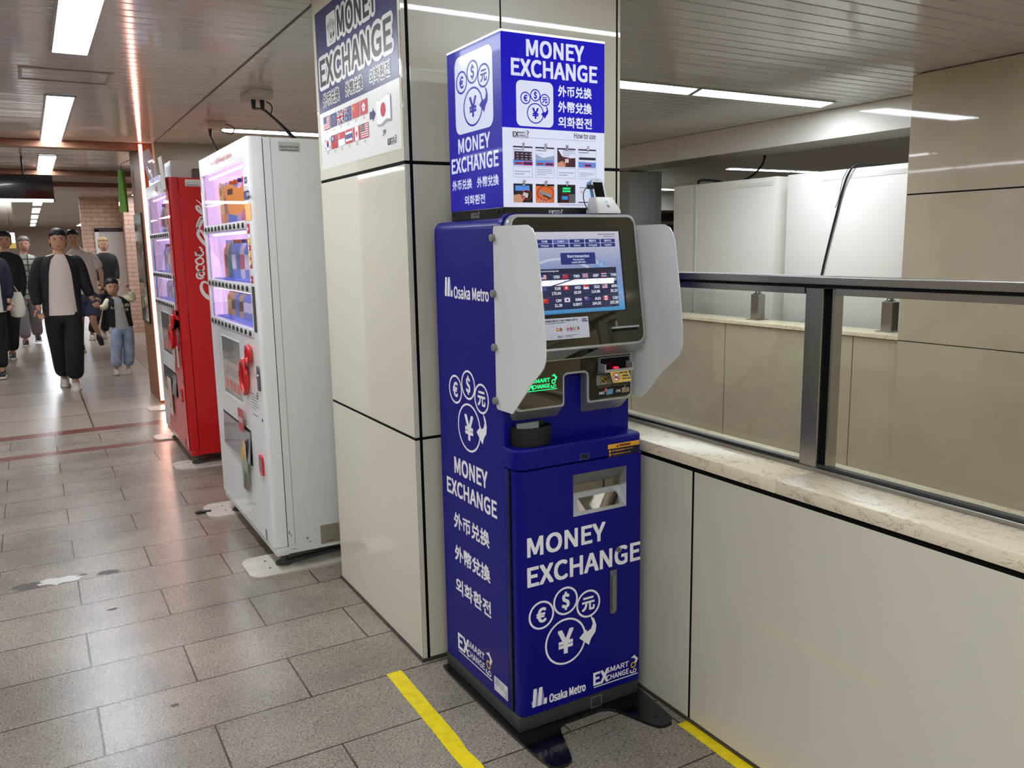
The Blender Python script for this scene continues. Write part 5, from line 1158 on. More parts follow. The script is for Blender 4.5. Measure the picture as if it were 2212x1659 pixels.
# white script lettering up the red machine's side
A = Art(front(6.40), .0006)
ST = [([(1.127, 1.358), (1.106, 1.372), (1.087, 1.366), (1.077, 1.337), (1.083, 1.304), (1.102, 1.274), (1.129, 1.253), (1.18, 1.24)], (.012, .034)),
      ([(1.062, 1.441), (1.082, 1.415), (1.098, 1.421), (1.106, 1.433), (1.093, 1.448), (1.068, 1.445), (1.053, 1.425), (1.059, 1.404), (1.08, 1.398), (1.101, 1.407)], (.013, .013)),
      ([(1.066, 1.496), (1.055, 1.477), (1.066, 1.457), (1.088, 1.452), (1.105, 1.466), (1.106, 1.491)], (.013, .013)),
      ([(1.082, 1.548), (1.059, 1.534), (1.055, 1.518), (1.07, 1.502), (1.091, 1.501), (1.106, 1.519), (1.1, 1.54), (1.082, 1.548)], (.013, .013)),
      ([(1.055, 1.589), (1.06, 1.563), (1.069, 1.573), (1.095, 1.597), (1.109, 1.586), (1.106, 1.569), (1.089, 1.559), (1.076, 1.566), (1.076, 1.582), (1.092, 1.595)], (.011, .011)),
      ([(1.085, 1.626), (1.105, 1.604)], (.012, .015)),
      ([(1.16, 1.62), (1.131, 1.642), (1.107, 1.668), (1.088, 1.7), (1.083, 1.723), (1.1, 1.74), (1.118, 1.722), (1.133, 1.687), (1.16, 1.66)], (.028, .014)),
      ([(1.088, 1.742), (1.082, 1.773), (1.096, 1.808), (1.113, 1.832), (1.140, 1.824)], (.012, .020)), ([(1.086, 1.751), (1.126, 1.827)], (.020, .030)),
      ([(1.170, 1.80), (1.136, 1.85), (1.11, 1.872), (1.09, 1.894), (1.088, 1.911), (1.104, 1.911), (1.123, 1.878), (1.137, 1.84)], (.022, .010)), ([(1.088, 1.958), (1.112, 1.938), (1.129, 1.916), (1.136, 1.891), (1.15, 1.86)], (.004, .022))]
for pts, (w0, w1) in ST:
    c = bez([(x, z, 0) for x, z in pts], 6); A.stroke([(p.x, p.y) for p in c], [w0+(w1-w0)*k/(len(c)-1) for k in range(len(c))], mat('script_white', (226, 220, 216), .35), 1)
A.build('script_lettering', rcab)

# things on top of the red machine
m = MB(); m.box((.985, 6.75, 2.113), (1.13, 7.05, 2.262), mat('carton_white', (214, 212, 204), .5), .003); attach(m.build('carton', smooth=40), None, 'plain white carton standing on the red drinks machine', 'box')
m = MB(); m.box((1.165, 6.9, 2.113), (1.32, 7.2, 2.222), mat('grey_case', (120, 116, 106), .4), .003); attach(m.build('equipment_case', smooth=40), None, 'small grey case on the red machine beside the white machine', 'box')
m = MB(); CL = pane('clear_film', (206, 206, 222), 1.0, .25); cv = [(.845, 2.34), (.87, 2.27), (.885, 2.20), (.905, 2.116)]
m.loft([[V((x-.02*math.sin(k*1.3), 6.72+k*.17, z-.03*k*(z-2.1))) for x, z in cv] for k in range(5)], CL, close=False, cap=False); attach(m.build('clear_banner'), None, 'curled clear plastic banner on the front edge of the red machine', 'banner')
m = MB(); m.loft([[V((.897-.03*t, y, z)) for t, z in ((0, 2.03), (.1, 2.12), (.5, 2.26))] for y in (6.42, 6.60)], mat('paper_sign', (210, 200, 186), .5), close=False, cap=False); attach(m.build('paper_sign'), None, 'small paper sign sticking up at the near front corner of the red machine', 'sign')
m = MB(); m.box((.915, 6.9, 2.113), (.93, 7.45, 2.165), mat('lit_strip_white', (240, 240, 250), .3, emit=(226, 232, 255), es=1.0)); ls = m.build('lit_topper'); attach(ls, None, 'glowing white topper strip with blue marks on the red machine', 'sign')
A = Art(left(.915))
for k in range(4): A.text('アイスツ'[k], -7.35+k*.115, 2.124, .05, .032, FK, 1, bold=.04)
A.build('topper_lettering', ls)

# floor plates under the machines
PLT = mat('floor_plate_beige', (206, 198, 184), .35, var=((184, 176, 162), 8))
def plate(x0, x1, y0, y1, label):
    m = MB(); m.prism([V((x, y, 0)) for x, y in rrect(x0, y0, x1, y1, (.07, .004, .004, .07))], (0, 0, .011), PLT); t = m.build('floor_plate', smooth=35); attach(t, None, label, 'floor plate', 'beige plates under the drinks machines')
    A = Art(Fr((0, 0, .011), (1, 0, 0), (0, 1, 0)))
    for q in (.35, .7): A.disc(x0+.11, y0+(y1-y0)*q, .007, DARK, 1, 10)
    A.build('bolt_hole', t); return t
plate(.80, 1.62, 3.968, 4.265, 'beige floor plate under the near end of the white machine'); plate(.80, 1.62, 5.07, 5.36, 'beige floor plate under the far end of the white machine')
plate(.80, 1.60, 6.36, 6.62, 'beige floor plate under the near end of the red machine'); plate(.80, 1.60, 7.50, 7.74, 'beige floor plate under the far end of the red machine'); plate(.92, 1.6, 8.93, 9.22, 'beige floor plate at the foot of the glowing strip')
m = MB(); m.cyl((.775, 5.215, .012), (.83, 5.20, .012), .010, BLACK, 10); m.ball((.76, 5.218, .012), (.022, .014, .011), BLACK, 12, 8); attach(m.build('chain_hook', smooth=60), None, 'small black hook lying at the far plate of the white machine', 'hook')

# ------------------------------------------------------------------ glowing strip, framed picture, pennant, hanging sign
L_ = thing('light_strip', (1.095, 9.395, 1.3), 'tall pink-white glowing light strip on the edge of the oak jamb', 'light strip')
m = MB(); m.box((1.080, 9.386, .03), (1.118, 9.404, 2.67), mat('strip_halo_pink', (240, 150, 130), .4, emit=(255, 96, 90), es=2.2), .002); m.build('housing', L_)  # housing glows pink to stand in for the tube's halo
m = MB(); m.cyl((1.099, 9.383, .035), (1.099, 9.383, 2.665), .0125, mat('strip_core', (255, 230, 220), .3, emit=(255, 200, 180), es=16.0), 12); m.build('tube', L_, smooth=60)
PF = left(1.085)
m = MB(); m.box((1.068, 9.62, .83), (1.084, 10.26, 2.00), BLACK, .002); pf = m.build('framed_picture', smooth=40); attach(pf, None, 'tall black-framed picture with pale scribbles on the oak jamb', 'picture')
A = Art(left(1.068)); A.rect(-10.24, .85, -9.64, 1.98, mat('picture_olive', (84, 84, 58), .12, coat=.8, var=((150, 150, 130), 5)), 1); r = random.Random(4)
for k in range(26):
    x, z = -10.2+r.random()*.5, .9+r.random()*1.0; A.stroke([(p.x, p.y) for p in bez([(x, z, 0), (x+.04, z+.05, 0), (x+.02, z+.10, 0), (x+.07, z+.12, 0)], 4)], r.uniform(.008, .03), (mat('picture_pale', (226, 222, 206), .4), mat('picture_green', (110, 140, 80), .4), mat('picture_tan', (186, 140, 110), .4))[k % 3], 2)
A.build('picture_print', pf)
m = MB(); PG = mat('pennant_green', (112, 172, 70), .5); pts = []
for z in (2.49, 2.38, 2.26, 2.15, 2.035):
    s = .75+.25*(2.49-z)/.45; pts.append([V((.992+s*.042*math.cos(a)*(1+.22*math.cos(3*a+z*2)), 10.33+s*.034*math.sin(a)*(1+.22*math.cos(3*a+z*2)), z)) for a in [k*math.tau/40 for k in range(40)]])
m.loft(pts, PG); m.tube([(.992, 10.33, 2.49), (1.0, 10.33, 2.56), (1.09, 10.28, 2.60)], .004, BLACK, 6); attach(m.build('pennant', smooth=60), None, 'folded green cloth pennant hanging from the oak jamb', 'pennant')
H = thing('hanging_sign', (-.6, 11.1, 2.32), 'black hanging sign with a glowing white bottom edge, upper left', 'sign')
m = MB(); m.box((-1.6, 11.0, 2.205), (.335, 11.22, 2.475), mat('sign_black_gloss', (24, 24, 25), .22, coat=.4), .003); hs = m.build('sign_case', H, smooth=40)
m = MB(); m.box((-1.6, 11.0, 2.180), (.325, 11.20, 2.205), mat('sign_edge_lit', (255, 255, 255), .3, emit=(255, 250, 244), es=4.0), .002); m.box((.325, 10.998, 2.176), (.340, 11.222, 2.207), BLACK); m.build('lit_edge', H)
for x in (-1.3, .05): m = MB(); m.cyl((x, 11.11, 2.475), (x, 11.11, CZ), .012, BLACK, 10); m.build('hanger_rod', H)
# dim signs far down the corridor
for k, (x, y, z, w, h, c, e, lb) in enumerate(((-.62, 30, 2.08, .7, .30, (250, 250, 255), 3.0, 'small glowing white sign far down the corridor at the left edge'), (-.55, 34, 2.0, .5, .45, (206, 172, 84), .1, 'yellow far-off hanging sign at the left edge'))):
    t = thing('shop_sign', (x, y, z), lb, 'sign'); m = MB(); m.box((x-w/2, y, z-h/2), (x+w/2, y+.1, z+h/2), mat('far_sign_%d' % k, c, .4, emit=c, es=e), .01); m.build('sign_face', t)
    for s in (-.35, .35): m = MB(); m.cyl((x+s*w, y+.05, z+h/2), (x+s*w, y+.05, CZ), .01, BLACK, 8); m.build('hanger_rod', t)

# ------------------------------------------------------------------ beyond the stairwell
VB = mat('machine_back_white', (238, 235, 226), .35); VS = mat('machine_back_seam', (200, 206, 198), .4)
def back(y0, y1, label, seam, trim=True):
    t = thing('white_cabinet', (6.2, (y0+y1)/2, 0), label, 'cabinet'); m = MB(); m.box((5.90, y0, .05), (6.62, y1, 2.168), VB, .006); b = m.build('cabinet', t, smooth=40)
    m = MB(); m.box((5.893, seam-.018, .06), (5.905, seam+.018, 2.160), VS, .002); m.build('edge_trim', b) if trim else None
    for y in (y0+.1, y1-.1):
        for x in (6.0, 6.5): m = MB(); m.cyl((x, y, 0), (x, y, .05), .03, BLACK, 10); m.build('foot', t)
    m = MB(); m.box((5.897, y0+.03, 1.98+.11), (5.902, seam-.04, 2.13), VB, .002); m.build('top_lip', b)
    return t
back(5.43, 6.815, 'white cabinet backing onto the stairwell, left one of two, next to the kiosk shield', 6.485); back(3.75, 5.305, 'white cabinet with a black cable hanging down its back, left of the column', 4.965, False)
cable('power_cable', [(6.05, 4.38, 2.1785), (5.98, 4.50, 2.184), (5.898, 4.60, 2.186), (5.876, 4.64, 2.14), (5.885, 4.70, 2.02), (5.885, 4.76, 1.80), (5.885, 4.86, 1.40), (5.885, 4.92, 1.1)], .0085, 'thick black cable draped down the back of the right white cabinet')
cable('power_cable', [(5.888, 4.665, 2.165), (5.884, 4.71, 2.08), (5.884, 4.735, 1.95), (5.884, 4.77, 1.86)], .003, 'thin dark wire beside the thick cable on the right white cabinet', None, mat('wire_green', (40, 70, 56), .5))
cable('power_cable', [(5.95, 6.50, 2.183), (5.93, 6.47, 2.203), (5.95, 6.40, 2.207), (6.02, 6.25, 2.183)], .012, 'short black cable looping on top of the left white cabinet')
t = thing('ceiling_socket', (7.9, 7.36, CZ), 'flat ceiling socket plate with a black plug beyond the white beam', 'socket', 'ceiling sockets'); m = MB(); m.box((7.78, 7.25, CZ-.012), (8.0, 7.48, CZ-.001), mat('socket_box', (206, 202, 190), .4), .002); m.build('housing', t); m = MB(); m.cyl((7.82, 7.40, CZ-.012), (7.82, 7.40, CZ-.10), .022, BLACK, 12, .016); m.build('plug', t, smooth=40)
cable('power_cable', [(7.82, 7.40, CZ-.10), (7.80, 7.42, 2.50), (7.70, 7.47, 2.38), (7.5, 7.5, 2.30), (6.6, 6.9, 2.20), (6.4, 6.7, 2.183)], .012, 'black cable sagging from the ceiling to the left white cabinet')
m = MB(); m.box((6.25, 8.02, 0), (6.75, 8.27, 2.44), mat('post_grey', (170, 172, 168), .4, .0), .004); m.box((6.25, 8.0, 0), (6.64, 8.02, 2.425), mat('post_grey_face', (182, 184, 180), .4, .0), .002); attach(m.build('steel_post', smooth=40), None, 'square grey steel post behind the pillar edge, above the kiosk', 'post')
# ------------------------------------------------------------------ passers-by
def skin_mesh(verts, edges, radii, sub=2):
    bm = bmesh.new(); lay = bm.verts.layers.skin.verify(); vs = []
    for i, (p, r) in enumerate(zip(verts, radii)):
        v = bm.verts.new(p); r = r if isinstance(r, tuple) else (r, r); v[lay].radius = r; v[lay].use_root = (i == 0); vs.append(v)
    for a, b in edges: bm.edges.new((vs[a], vs[b]))
    me = bpy.data.meshes.new('t'); bm.to_mesh(me); bm.free(); o = bpy.data.objects.new('t', me); COL.objects.link(o)
    sk = o.modifiers.new('s', 'SKIN'); sk.use_smooth_shade = True
    ss = o.modifiers.new('u', 'SUBSURF'); ss.levels = sub; ss.render_levels = sub
    dg = bpy.context.evaluated_depsgraph_get(); out = bpy.data.meshes.new_from_object(o.evaluated_get(dg))
    bpy.data.objects.remove(o); return out
class Sk:
    """joints by name -> one skinned surface"""
    def __init__(s): s.n, s.v, s.r, s.e = {}, [], [], []
    def add(s, k, p, r, to=None):
        s.n[k] = len(s.v); s.v.append(V(p)); s.r.append(r)
        if to is not None: s.e.append((s.n[to], s.n[k]))
        return s
    def mesh(s, sub=2): return skin_mesh(s.v, s.e, s.r, sub)
SKIN = mat('skin', (206, 158, 130), .5); HAIRB = mat('hair_black', (22, 19, 18), .5); HAIRY = mat('hair_fair', (176, 148, 104), .5); HAIRG = mat('hair_grey', (120, 110, 104), .6)
SOLE = mat('sole_white', (226, 222, 214), .5)
def mix3(a, b, t): return V(a).lerp(V(b), t)
def person(label, J, s, hair, face=-1, clothes=None, shoes=None, sole=SOLE, headr=.105, hands=('L', 'R'), back=False):
    """J: joint name -> (x, y, z) in metres. face: -1 looks towards the camera, +1 away"""
    J = {k: V(v) for k, v in J.items()}
    T = thing('person', (J['pel'].x, J['pel'].y, 0), label, 'person', 'passers-by in the corridor')
    B = Sk(); pel, ch, nk = J['pel'], J['chest'], J['neck']
    B.add('pel', pel, (.125*s, .09*s)); B.add('wa', mix3(pel, ch, .5), (.115*s, .085*s), 'pel'); B.add('ch', ch, (.135*s, .10*s), 'wa'); B.add('nb', mix3(ch, nk, .7), (.055*s, .05*s), 'ch'); B.add('nk', nk, .05*s, 'nb'); B.add('hd', J['head']+V((0, 0, -.04*s)), .055*s, 'nk')
    for q in 'LR':
        B.add('sh'+q, J['sh'+q]+V((0, 0, -.02*s)), .040*s, 'nb'); B.add('el'+q, J['el'+q], .040*s, 'sh'+q); B.add('wr'+q, J['wr'+q], .027*s, 'el'+q)
        hd = (J['ha'+q]-J['wr'+q]).normalized(); B.add('pa'+q, J['wr'+q]+hd*.05*s, (.036*s, .02*s), 'wr'+q)
        B.add('hip'+q, J['hip'+q], .085*s, 'pel'); B.add('kn'+q, J['kn'+q], .055*s, 'hip'+q); B.add('an'+q, J['an'+q], .036*s, 'kn'+q)
        toe = J.get('toe'+q) or J['an'+q]+V((0, face*.16*s, -.055*s)); B.add('he'+q, J['an'+q]+V((0, 0, -.04*s)), .035*s, 'an'+q); B.add('to'+q, toe, .03*s, 'he'+q)
    m = MB(); m.mesh(B.mesh(), SKIN)
    for q in hands:                                             # four fingers and a thumb
        w = J['wr'+q]; d = (J['ha'+q]-w).normalized(); sd = d.cross(V((0, 1, 0))); sd = sd.normalized() if sd.length > .1 else V((1, 0, 0)); fw = V((0, face, 0)); b0 = w+d*.075*s
        for k, (o, l) in enumerate(((-.027, .055), (-.009, .068), (.009, .064), (.026, .048))):
            p = b0+sd*o*s; m.tube([p, p+(d*.55+fw*.15)*l*s, p+(d*.9+fw*.5)*l*s], [.0095*s, .0085*s, .007*s], SKIN, 8)
        t = w+d*.03*s-sd*.028*s*(1 if q == 'L' else -1); m.tube([t, t+(d*.6-sd*(1 if q == 'L' else -1)*.6)*.04*s, t+(d*1.1-sd*(1 if q == 'L' else -1)*.7+fw*.2)*.055*s], [.012*s, .010*s, .008*s], SKIN, 8)
    h = J['head']; R = headr*s; prof = [(0.0, -1.15), (.32, -1.12), (.52, -.95), (.66, -.6), (.74, -.2), (.77, .2), (.74, .6), (.58, .95), (.3, 1.14), (0.01, 1.18)]
    m.loft([[h+V((R*a*math.cos(t), R*a*1.18*math.sin(t)+(face*R*.10 if z < -.3 else 0), R*z)) for t in [k*math.tau/20 for k in range(20)]] for a, z in prof], SKIN)
    f = lambda x, y, z: h+V((R*x, face*R*y, R*z))
    m.ball(f(0, .88, -.20), (R*.10, R*.17, R*.24), SKIN, 10, 8); EY = mat('eye_dark', (30, 24, 22), .3); LIP = mat('lip', (170, 100, 92), .5)
    for sx in (-1, 1):
        m.ball(f(.30*sx, .80, .02), (R*.11, R*.07, R*.055), EY, 10, 6); m.ball(f(.78*sx, .0, -.12), (R*.08, R*.18, R*.26), SKIN, 10, 8); m.ball(f(.30*sx, .84, .20), (R*.16, R*.05, R*.035), hair, 8, 5)
    m.ball(f(0, .84, -.62), (R*.24, R*.08, R*.055), LIP, 10, 6)
    m.build('body', T, smooth=180)
    # hair cap
    m = MB(); rings = []
    for a, z in [(.79, -.10), (.83, .25), (.84, .62), (.70, 1.0), (.42, 1.22), (.02, 1.27)]:
        rings.append([h+V((R*a*math.cos(t), R*a*1.22*math.sin(t)-face*R*.12, R*(z+((.36+.10*math.sin(9*t)) if math.sin(t)*face > .35 and z < .3 else (-.55 if math.sin(t)*face < -.2 and z < .0 else (-.12 if z < 0 else 0)))))) for t in [k*math.tau/24 for k in range(24)]])
    m.loft(rings, hair); m.build('hair', T, smooth=180)
    for nm, fn in (clothes or []):
        fn(T, J, s, nm)
    if shoes:
        for q in 'LR':
            an = J['an'+q]; toe = J.get('toe'+q) or an+V((0, face*.17*s, -.06*s)); m = MB(); S_ = Sk(); d = (toe-an); low = an+V((0, 0, -.055*s)) if 'toe'+q not in J else an+d.normalized()*.02*s
            S_.add('h', low-V((d.x, d.y, 0)).normalized()*.035*s if (abs(d.x)+abs(d.y)) > 1e-4 else low, .045*s); S_.add('m', low.lerp(toe, .5)+V((0, 0, .01*s)), .047*s, 'h'); S_.add('t', toe, (.045*s, .032*s), 'm'); S_.add('a', an+V((0, 0, .015*s)), .048*s, 'h')
            m.mesh(S_.mesh(), shoes); o = m.build('shoe', T, smooth=180)
            if 'toe'+q not in J:
                m = MB(); z = min(low.z, toe.z)-.030*s; c = low.lerp(toe, .45); m.loft([[V((c.x+.055*s*math.cos(t), c.y+(.125*s)*math.sin(t), zz)) for t in [k*math.tau/20 for k in range(20)]] for zz in (max(z, .002), max(z, .002)+.028*s)], sole); m.build('sole', o, smooth=60)
    return T
# garments -----------------------------------------------------------------
def trousers(mt, w=1.0, upto=1.0, short=False, cuff=None):
    def fn(T, J, s, nm):
        S_ = Sk(); S_.add('p', J['pel']+V((0, 0, .11*s)), (.145*s, .108*s)); S_.add('p2', J['pel'], (.150*s, .112*s), 'p')
        for q in 'LR':
            hip, kn, an = J['hip'+q], J['kn'+q], J['an'+q]; S_.add('h'+q, hip+V((0, 0, -.04*s)), (.110*s*w, .105*s*w), 'p2')
            if short: S_.add('e'+q, mix3(hip, kn, .88), .105*s*w, 'h'+q)
            else: S_.add('k'+q, kn, .088*s*w, 'h'+q); S_.add('m'+q, mix3(kn, an, .55), .085*s*w, 'k'+q); S_.add('e'+q, mix3(kn, an, .95), (.078*s*w, .085*s*w), 'm'+q)
        m = MB(); m.mesh(S_.mesh(), mt); m.build(nm, T, smooth=180)
    return fn
def ringset(J, s, w, hem, fwd, thick):
    """torso sections from hem to collar: centre, half width, half depth"""
    ch, nk, pel = J['chest'], J['neck'], J['pel']; c = lambda t: V((pel.x+(ch.x-pel.x)*t, ch.y, 0)); zs = (J['shL'].z+J['shR'].z)/2; out = []
    for z, rx, ry in ((hem, .178, .125), (hem*.6+ch.z*.4, .172, .120), (ch.z-.04*s, .180, .125), (ch.z+.05*s, .182, .120), (zs-.005*s, .168, .095), (zs+.040*s, .128, .085), (nk.z-.012*s, .070, .068)):
        t = min(max((z-pel.z)/max(ch.z-pel.z, .01), 0), 1.1); q = c(t) if z < zs else V((nk.x, nk.y, 0)); out.append((V((q.x, q.y+fwd, z)), rx*s*w if z < zs+.03 else rx*s, ry*s*thick))
    return out
def top(mt, w=1.0, hem=None, fwd=0., sleeve=1.0, thick=1.0):
    def fn(T, J, s, nm):
        m = MB(); R = ringset(J, s, w, hem if hem is not None else J['pel'].z, fwd, thick)
        m.loft([[c+V((rx*math.cos(t), ry*math.sin(t), 0)) for t in [k*math.tau/28 for k in range(28)]] for c, rx, ry in R], mt); nk = J['neck']
        for q in ('' if not sleeve else 'LR'):
            S_ = Sk(); e = J['el'+q]; S_.add('i', mix3(J['sh'+q], nk, .45)+V((0, 0, -.04*s)), .062*s); S_.add('s', J['sh'+q]+V((0, 0, -.012*s)), .080*s, 'i'); S_.add('h', mix3(J['sh'+q], e, .5), .076*s, 's')
            if sleeve > .6: S_.add('e', e, .068*s, 'h'); S_.add('x', mix3(e, J['wr'+q], .97), .052*s, 'e')
            else: S_.add('e', mix3(J['sh'+q], e, .85), .082*s, 'h')
            m.mesh(S_.mesh(), mt)
        m.build(nm, T, smooth=70)
    return fn
def open_jacket(mt, hem, w=1.12, slv=None, face=-1, gaps=(50, 46, 36, 30, 26, 26, 34)):
    """thick shell, open down the front, with sleeves"""
    def fn(T, J, s, nm):
        m = MB(); rings = []; nk = J['neck']
        for (c, rx, ry), g in zip(ringset(J, s, w, hem, 0, 1.22), gaps):
            a0 = math.radians(g); f = math.pi/2*face; A_ = [f+a0+(math.tau-2*a0)*k/30 for k in range(31)]; th = .016*s
            rings.append([c+V((rx*math.cos(t), ry*math.sin(t), 0)) for t in A_]+[c+V(((rx-th)*math.cos(t), (ry-th)*math.sin(t), 0)) for t in reversed(A_)])
        m.loft(rings, mt); m.build(nm, T, smooth=70)
        for q in 'LR':
            S_ = Sk(); e = J['el'+q]; S_.add('i', mix3(J['sh'+q], nk, .5)+V((0, 0, -.035*s)), .066*s); S_.add('s', J['sh'+q]+V((0, 0, -.012*s)), .088*s, 'i'); S_.add('h', mix3(J['sh'+q], e, .5), .080*s, 's'); S_.add('e', e, .072*s, 'h'); S_.add('x', mix3(e, J['wr'+q], .97), .055*s, 'e')
            m = MB(); m.mesh(S_.mesh(), slv or mt); m.build('sleeve', T, smooth=180)
    return fn
BLK = mat('cloth_black', (22, 21, 20), .8); BLK2 = mat('cloth_black_soft', (30, 29, 31), .8); TEE = mat('cloth_white', (228, 214, 206), .8); GRY = mat('cloth_grey', (132, 126, 130), .8); JEAN = mat('denim_pale', (136, 154, 184), .8, var=((176, 184, 206), 9)); IVO = mat('sleeve_ivory', (228, 220, 186), .6); SHORTS = mat('cloth_slate', (70, 78, 104), .8); NVY = mat('cloth_navy', (26, 28, 46), .8); PLAID = mat('cloth_plaid', (168, 166, 152), .8); CREAM = mat('bag_cream', (222, 216, 202), .6); SHOEW = mat('shoe_white', (206, 198, 190), .5); SHOEB = mat('shoe_black', (20, 20, 22), .4)
nt = PLAID.node_tree; tc = nt.nodes.new('ShaderNodeTexCoord'); bt = nt.nodes.new('ShaderNodeTexBrick'); bt.offset = 0; bt.inputs['Scale'].default_value = 1; bt.inputs['Brick Width'].default_value = .12; bt.inputs['Row Height'].default_value = .10; bt.inputs['Mortar Size'].default_value = .012; bt.inputs['Color1'].default_value = (*lin((186, 184, 170)), 1); bt.inputs['Color2'].default_value = (*lin((150, 150, 136)), 1); bt.inputs['Mortar'].default_value = (*lin((70, 74, 66)), 1)
mp = nt.nodes.new('ShaderNodeMapping'); mp.inputs['Rotation'].default_value = (math.pi/2, 0, 0); nt.links.new(tc.outputs['Object'], mp.inputs[0]); nt.links.new(mp.outputs[0], bt.inputs['Vector']); nt.links.new(bt.outputs[0], nt.nodes['Principled BSDF'].inputs['Base Color'])

# man in an open black jacket, walking towards the camera
y = 11.05
P1 = person('person in open black jacket and white tee holding a small child by the hand', dict(
    head=(.326, y, 1.745), neck=(.322, y, 1.60), chest=(.310, y, 1.40), pel=(.300, y, .98), shL=(.125, y+.01, 1.525), shR=(.500, y+.01, 1.525), elL=(.030, y+.03, 1.215), elR=(.555, y+.01, 1.255), wrL=(.055, y-.02, .985), wrR=(.612, y-.01, 1.07), haL=(.085, y-.04, .86), haR=(.675, y+.05, .95),
    hipL=(.205, y, .90), hipR=(.395, y, .90), knL=(.225, y+.10, .50), knR=(.375, y-.12, .49), anL=(.252, y+.36, .10), anR=(.350, y-.06, .095)), 1.05, HAIRB,
    clothes=[('trousers', trousers(BLK, 1.18)), ('shirt', top(TEE, .99, .885, -.012, 0)), ('jacket', open_jacket(BLK2, .85, w=1.13))], shoes=SHOEW)
# child in a varsity jacket
y = 11.97
P2 = person('person, small child in black and ivory varsity jacket and pale jeans, one arm raised', dict(
    head=(.915, y, 1.150), neck=(.935, y, 1.035), chest=(.965, y, .92), pel=(.985, y, .655), shL=(.865, y, .985), shR=(1.065, y, 1.0), elL=(.800, y-.02, .885), elR=(1.165, y-.03, .985), wrL=(.735, y-.05, .900), wrR=(1.110, y-.06, 1.095), haL=(.700, y-.08, .93), haR=(1.075, y-.06, 1.20),
    hipL=(.930, y, .61), hipR=(1.045, y, .61), knL=(.895, y-.05, .345), knR=(1.050, y+.01, .345), anL=(.872, y-.02, .085), anR=(1.020, y+.03, .085)), .66, HAIRB,
    clothes=[('jeans', trousers(JEAN, 1.32)), ('shirt', top(mat('cloth_heather', (186, 182, 176), .8), 1.0, .60, -.01, 0)), ('jacket', open_jacket(BLK, .635, w=1.2, slv=IVO, gaps=(38, 32, 24, 20, 20, 24, 34)))], shoes=SHOEW, headr=.145)
A = Art(front(11.97-.115)); lt = mat('jacket_letters', (206, 196, 150), .6); A.text('ELIO', .985, .900, .10, .035, lt, 1, bold=.06); A.text('13', 1.03, .845, .04, .032, lt, 1, bold=.06); A.text('A.C', .865, .875, .06, .03, lt, 1, bold=.06); A.build('jacket_lettering', P2)
# walker in white tee and slate shorts, one leg lifted
y = 15.2
P3 = person('person in white t-shirt and slate shorts with one leg lifted', dict(
    head=(.66, y, 1.83), neck=(.70, y, 1.67), chest=(.745, y, 1.47), pel=(.765, y, .98), shL=(.60, y, 1.58), shR=(.905, y, 1.56), elL=(.54, y, 1.25), elR=(1.02, y-.02, 1.28), wrL=(.60, y-.08, 1.06), wrR=(1.005, y-.12, 1.06), haL=(.62, y-.1, .96), haR=(.99, y-.16, .95),
    hipL=(.68, y, .90), hipR=(.86, y, .90), knL=(.655, y+.02, .50), knR=(.82, y-.15, .50), anL=(.63, y+.05, .10), anR=(.905, y+.12, .26), toeR=(.935, y+.08, .06)), 1.05, HAIRB,
    clothes=[('shorts', trousers(SHORTS, 1.25, short=True)), ('t_shirt', top(TEE, 1.1, .92, 0, .5))], shoes=SHOEB)
# dark figure behind
y = 17.2
P4 = person('fair-haired person in black top behind the white t-shirt walker', dict(
    head=(1.235, y, 1.745), neck=(1.24, y, 1.60), chest=(1.245, y, 1.40), pel=(1.20, y, .96), shL=(1.10, y, 1.52), shR=(1.38, y, 1.52), elL=(1.05, y, 1.25), elR=(1.41, y, 1.27), wrL=(1.08, y-.1, 1.05), wrR=(1.40, y-.1, 1.08), haL=(1.1, y-.12, .95), haR=(1.39, y-.14, .98),
    hipL=(1.11, y, .88), hipR=(1.28, y, .88), knL=(1.0, y-.1, .48), knR=(1.20, y, .48), anL=(.90, y, .10), anR=(1.12, y+.15, .10)), 1.0, HAIRY,
    clothes=[('trousers', trousers(NVY, 1.05)), ('top', top(BLK2, 1.1, .90))], shoes=SHOEW)
# grey trousers
y = 16.9
P5 = person('person in plaid shirt and grey trousers', dict(
    head=(-.03, y, 1.76), neck=(-.05, y, 1.60), chest=(-.065, y, 1.40), pel=(-.085, y, .94), shL=(-.225, y, 1.52), shR=(.10, y, 1.52), elL=(-.27, y, 1.22), elR=(.15, y, 1.22), wrL=(-.25, y-.06, .98), wrR=(.13, y-.06, .98), haL=(-.25, y-.08, .87), haR=(.13, y-.08, .87),
    hipL=(-.165, y, .86), hipR=(.0, y, .86), knL=(-.165, y-.08, .46), knR=(.02, y+.04, .46), anL=(-.165, y-.12, .10), anR=(.03, y+.28, .13)), 1.05, HAIRG,
    clothes=[('trousers', trousers(GRY, 1.15)), ('shirt', top(PLAID, 1.05, .80))], shoes=SHOEB)
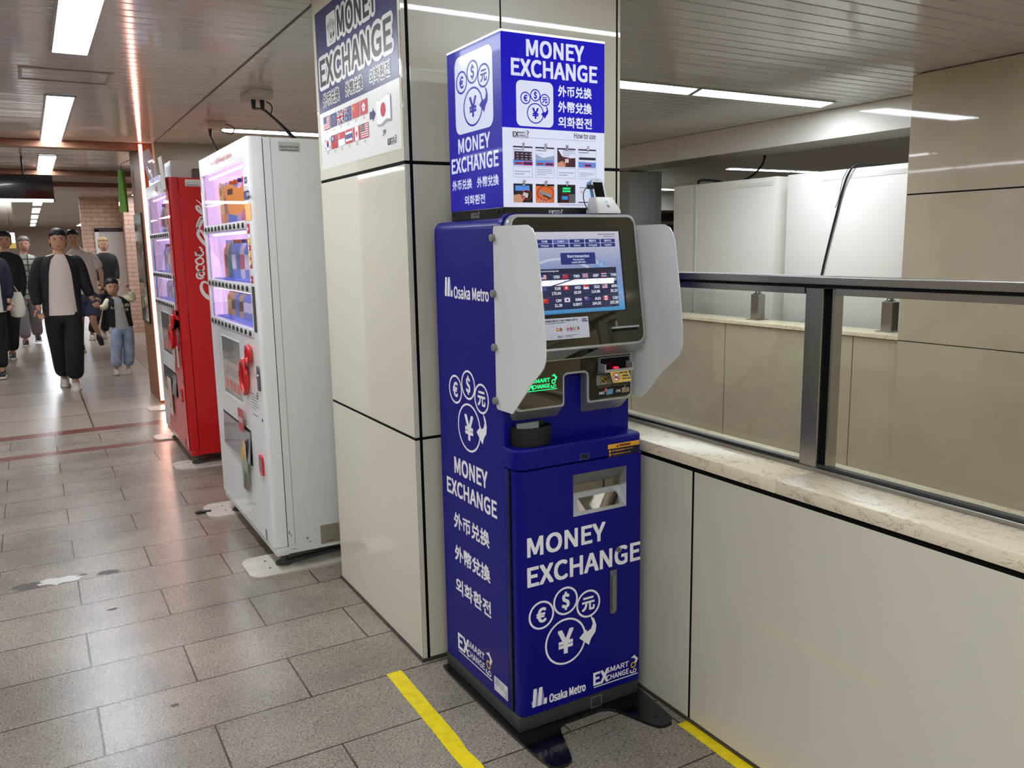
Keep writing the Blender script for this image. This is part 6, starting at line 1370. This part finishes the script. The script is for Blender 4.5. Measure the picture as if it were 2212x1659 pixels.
# black jacket at the left
y = 14.7
P6 = person('person in closed black jacket and black trousers behind the tote bag', dict(
    head=(-.27, y, 1.80), neck=(-.275, y, 1.64), chest=(-.285, y, 1.43), pel=(-.33, y, .95), shL=(-.46, y, 1.55), shR=(-.135, y, 1.55), elL=(-.50, y, 1.24), elR=(-.10, y, 1.20), wrL=(-.48, y-.05, 1.0), wrR=(-.135, y-.02, .93), haL=(-.47, y-.06, .9), haR=(-.14, y-.03, .82),
    hipL=(-.42, y, .87), hipR=(-.25, y, .87), knL=(-.44, y-.1, .47), knR=(-.30, y+.04, .47), anL=(-.44, y-.14, .10), anR=(-.34, y+.1, .10)), 1.05, HAIRB,
    clothes=[('trousers', trousers(BLK, 1.1)), ('jacket', top(BLK2, 1.12, .84))], shoes=mat('shoe_grey', (70, 64, 62), .5))
y = 12.6
P7 = person('person in navy jacket at the left edge holding a cream tote bag', dict(
    head=(-.40, y, 1.72), neck=(-.42, y, 1.58), chest=(-.44, y, 1.38), pel=(-.47, y, .93), shL=(-.62, y, 1.50), shR=(-.295, y, 1.50), elL=(-.68, y, 1.2), elR=(-.245, y, 1.21), wrL=(-.66, y-.05, .98), wrR=(-.262, y-.04, 1.01), haL=(-.65, y-.06, .88), haR=(-.27, y-.05, .90),
    hipL=(-.56, y, .85), hipR=(-.40, y, .85), knL=(-.58, y-.1, .46), knR=(-.42, y+.05, .46), anL=(-.58, y-.14, .10), anR=(-.43, y-.02, .10)), 1.0, HAIRB,
    clothes=[('trousers', trousers(BLK, 1.05)), ('shirt', top(mat('shirt_pale', (214, 210, 206), .8), 1.0, .86, -.01, 0)), ('jacket', open_jacket(NVY, .88))], shoes=SHOEB)
B_ = thing('tote_bag', (-.20, 12.72, .98), 'cream tote bag hanging from the hand of the person at the left edge', 'bag')
m = MB(); m.loft([[V((-.175+a*math.cos(t)+.02*(1-z), 12.76+.045*math.sin(t), z)) for t in [k*math.tau/20 for k in range(20)]] for a, z in ((.05, .77), (.085, .79), (.095, .88), (.08, 1.02), (.06, 1.10))], CREAM); m.build('bag_body', B_, smooth=60)
m = MB(); m.tube(bez([(-.225, 12.74, 1.09), (-.25, 12.66, 1.16), (-.25, 12.60, 1.26), (-.20, 12.64, 1.20), (-.145, 12.74, 1.09)], 6), .008, CREAM, 8); m.build('strap', B_, smooth=60)
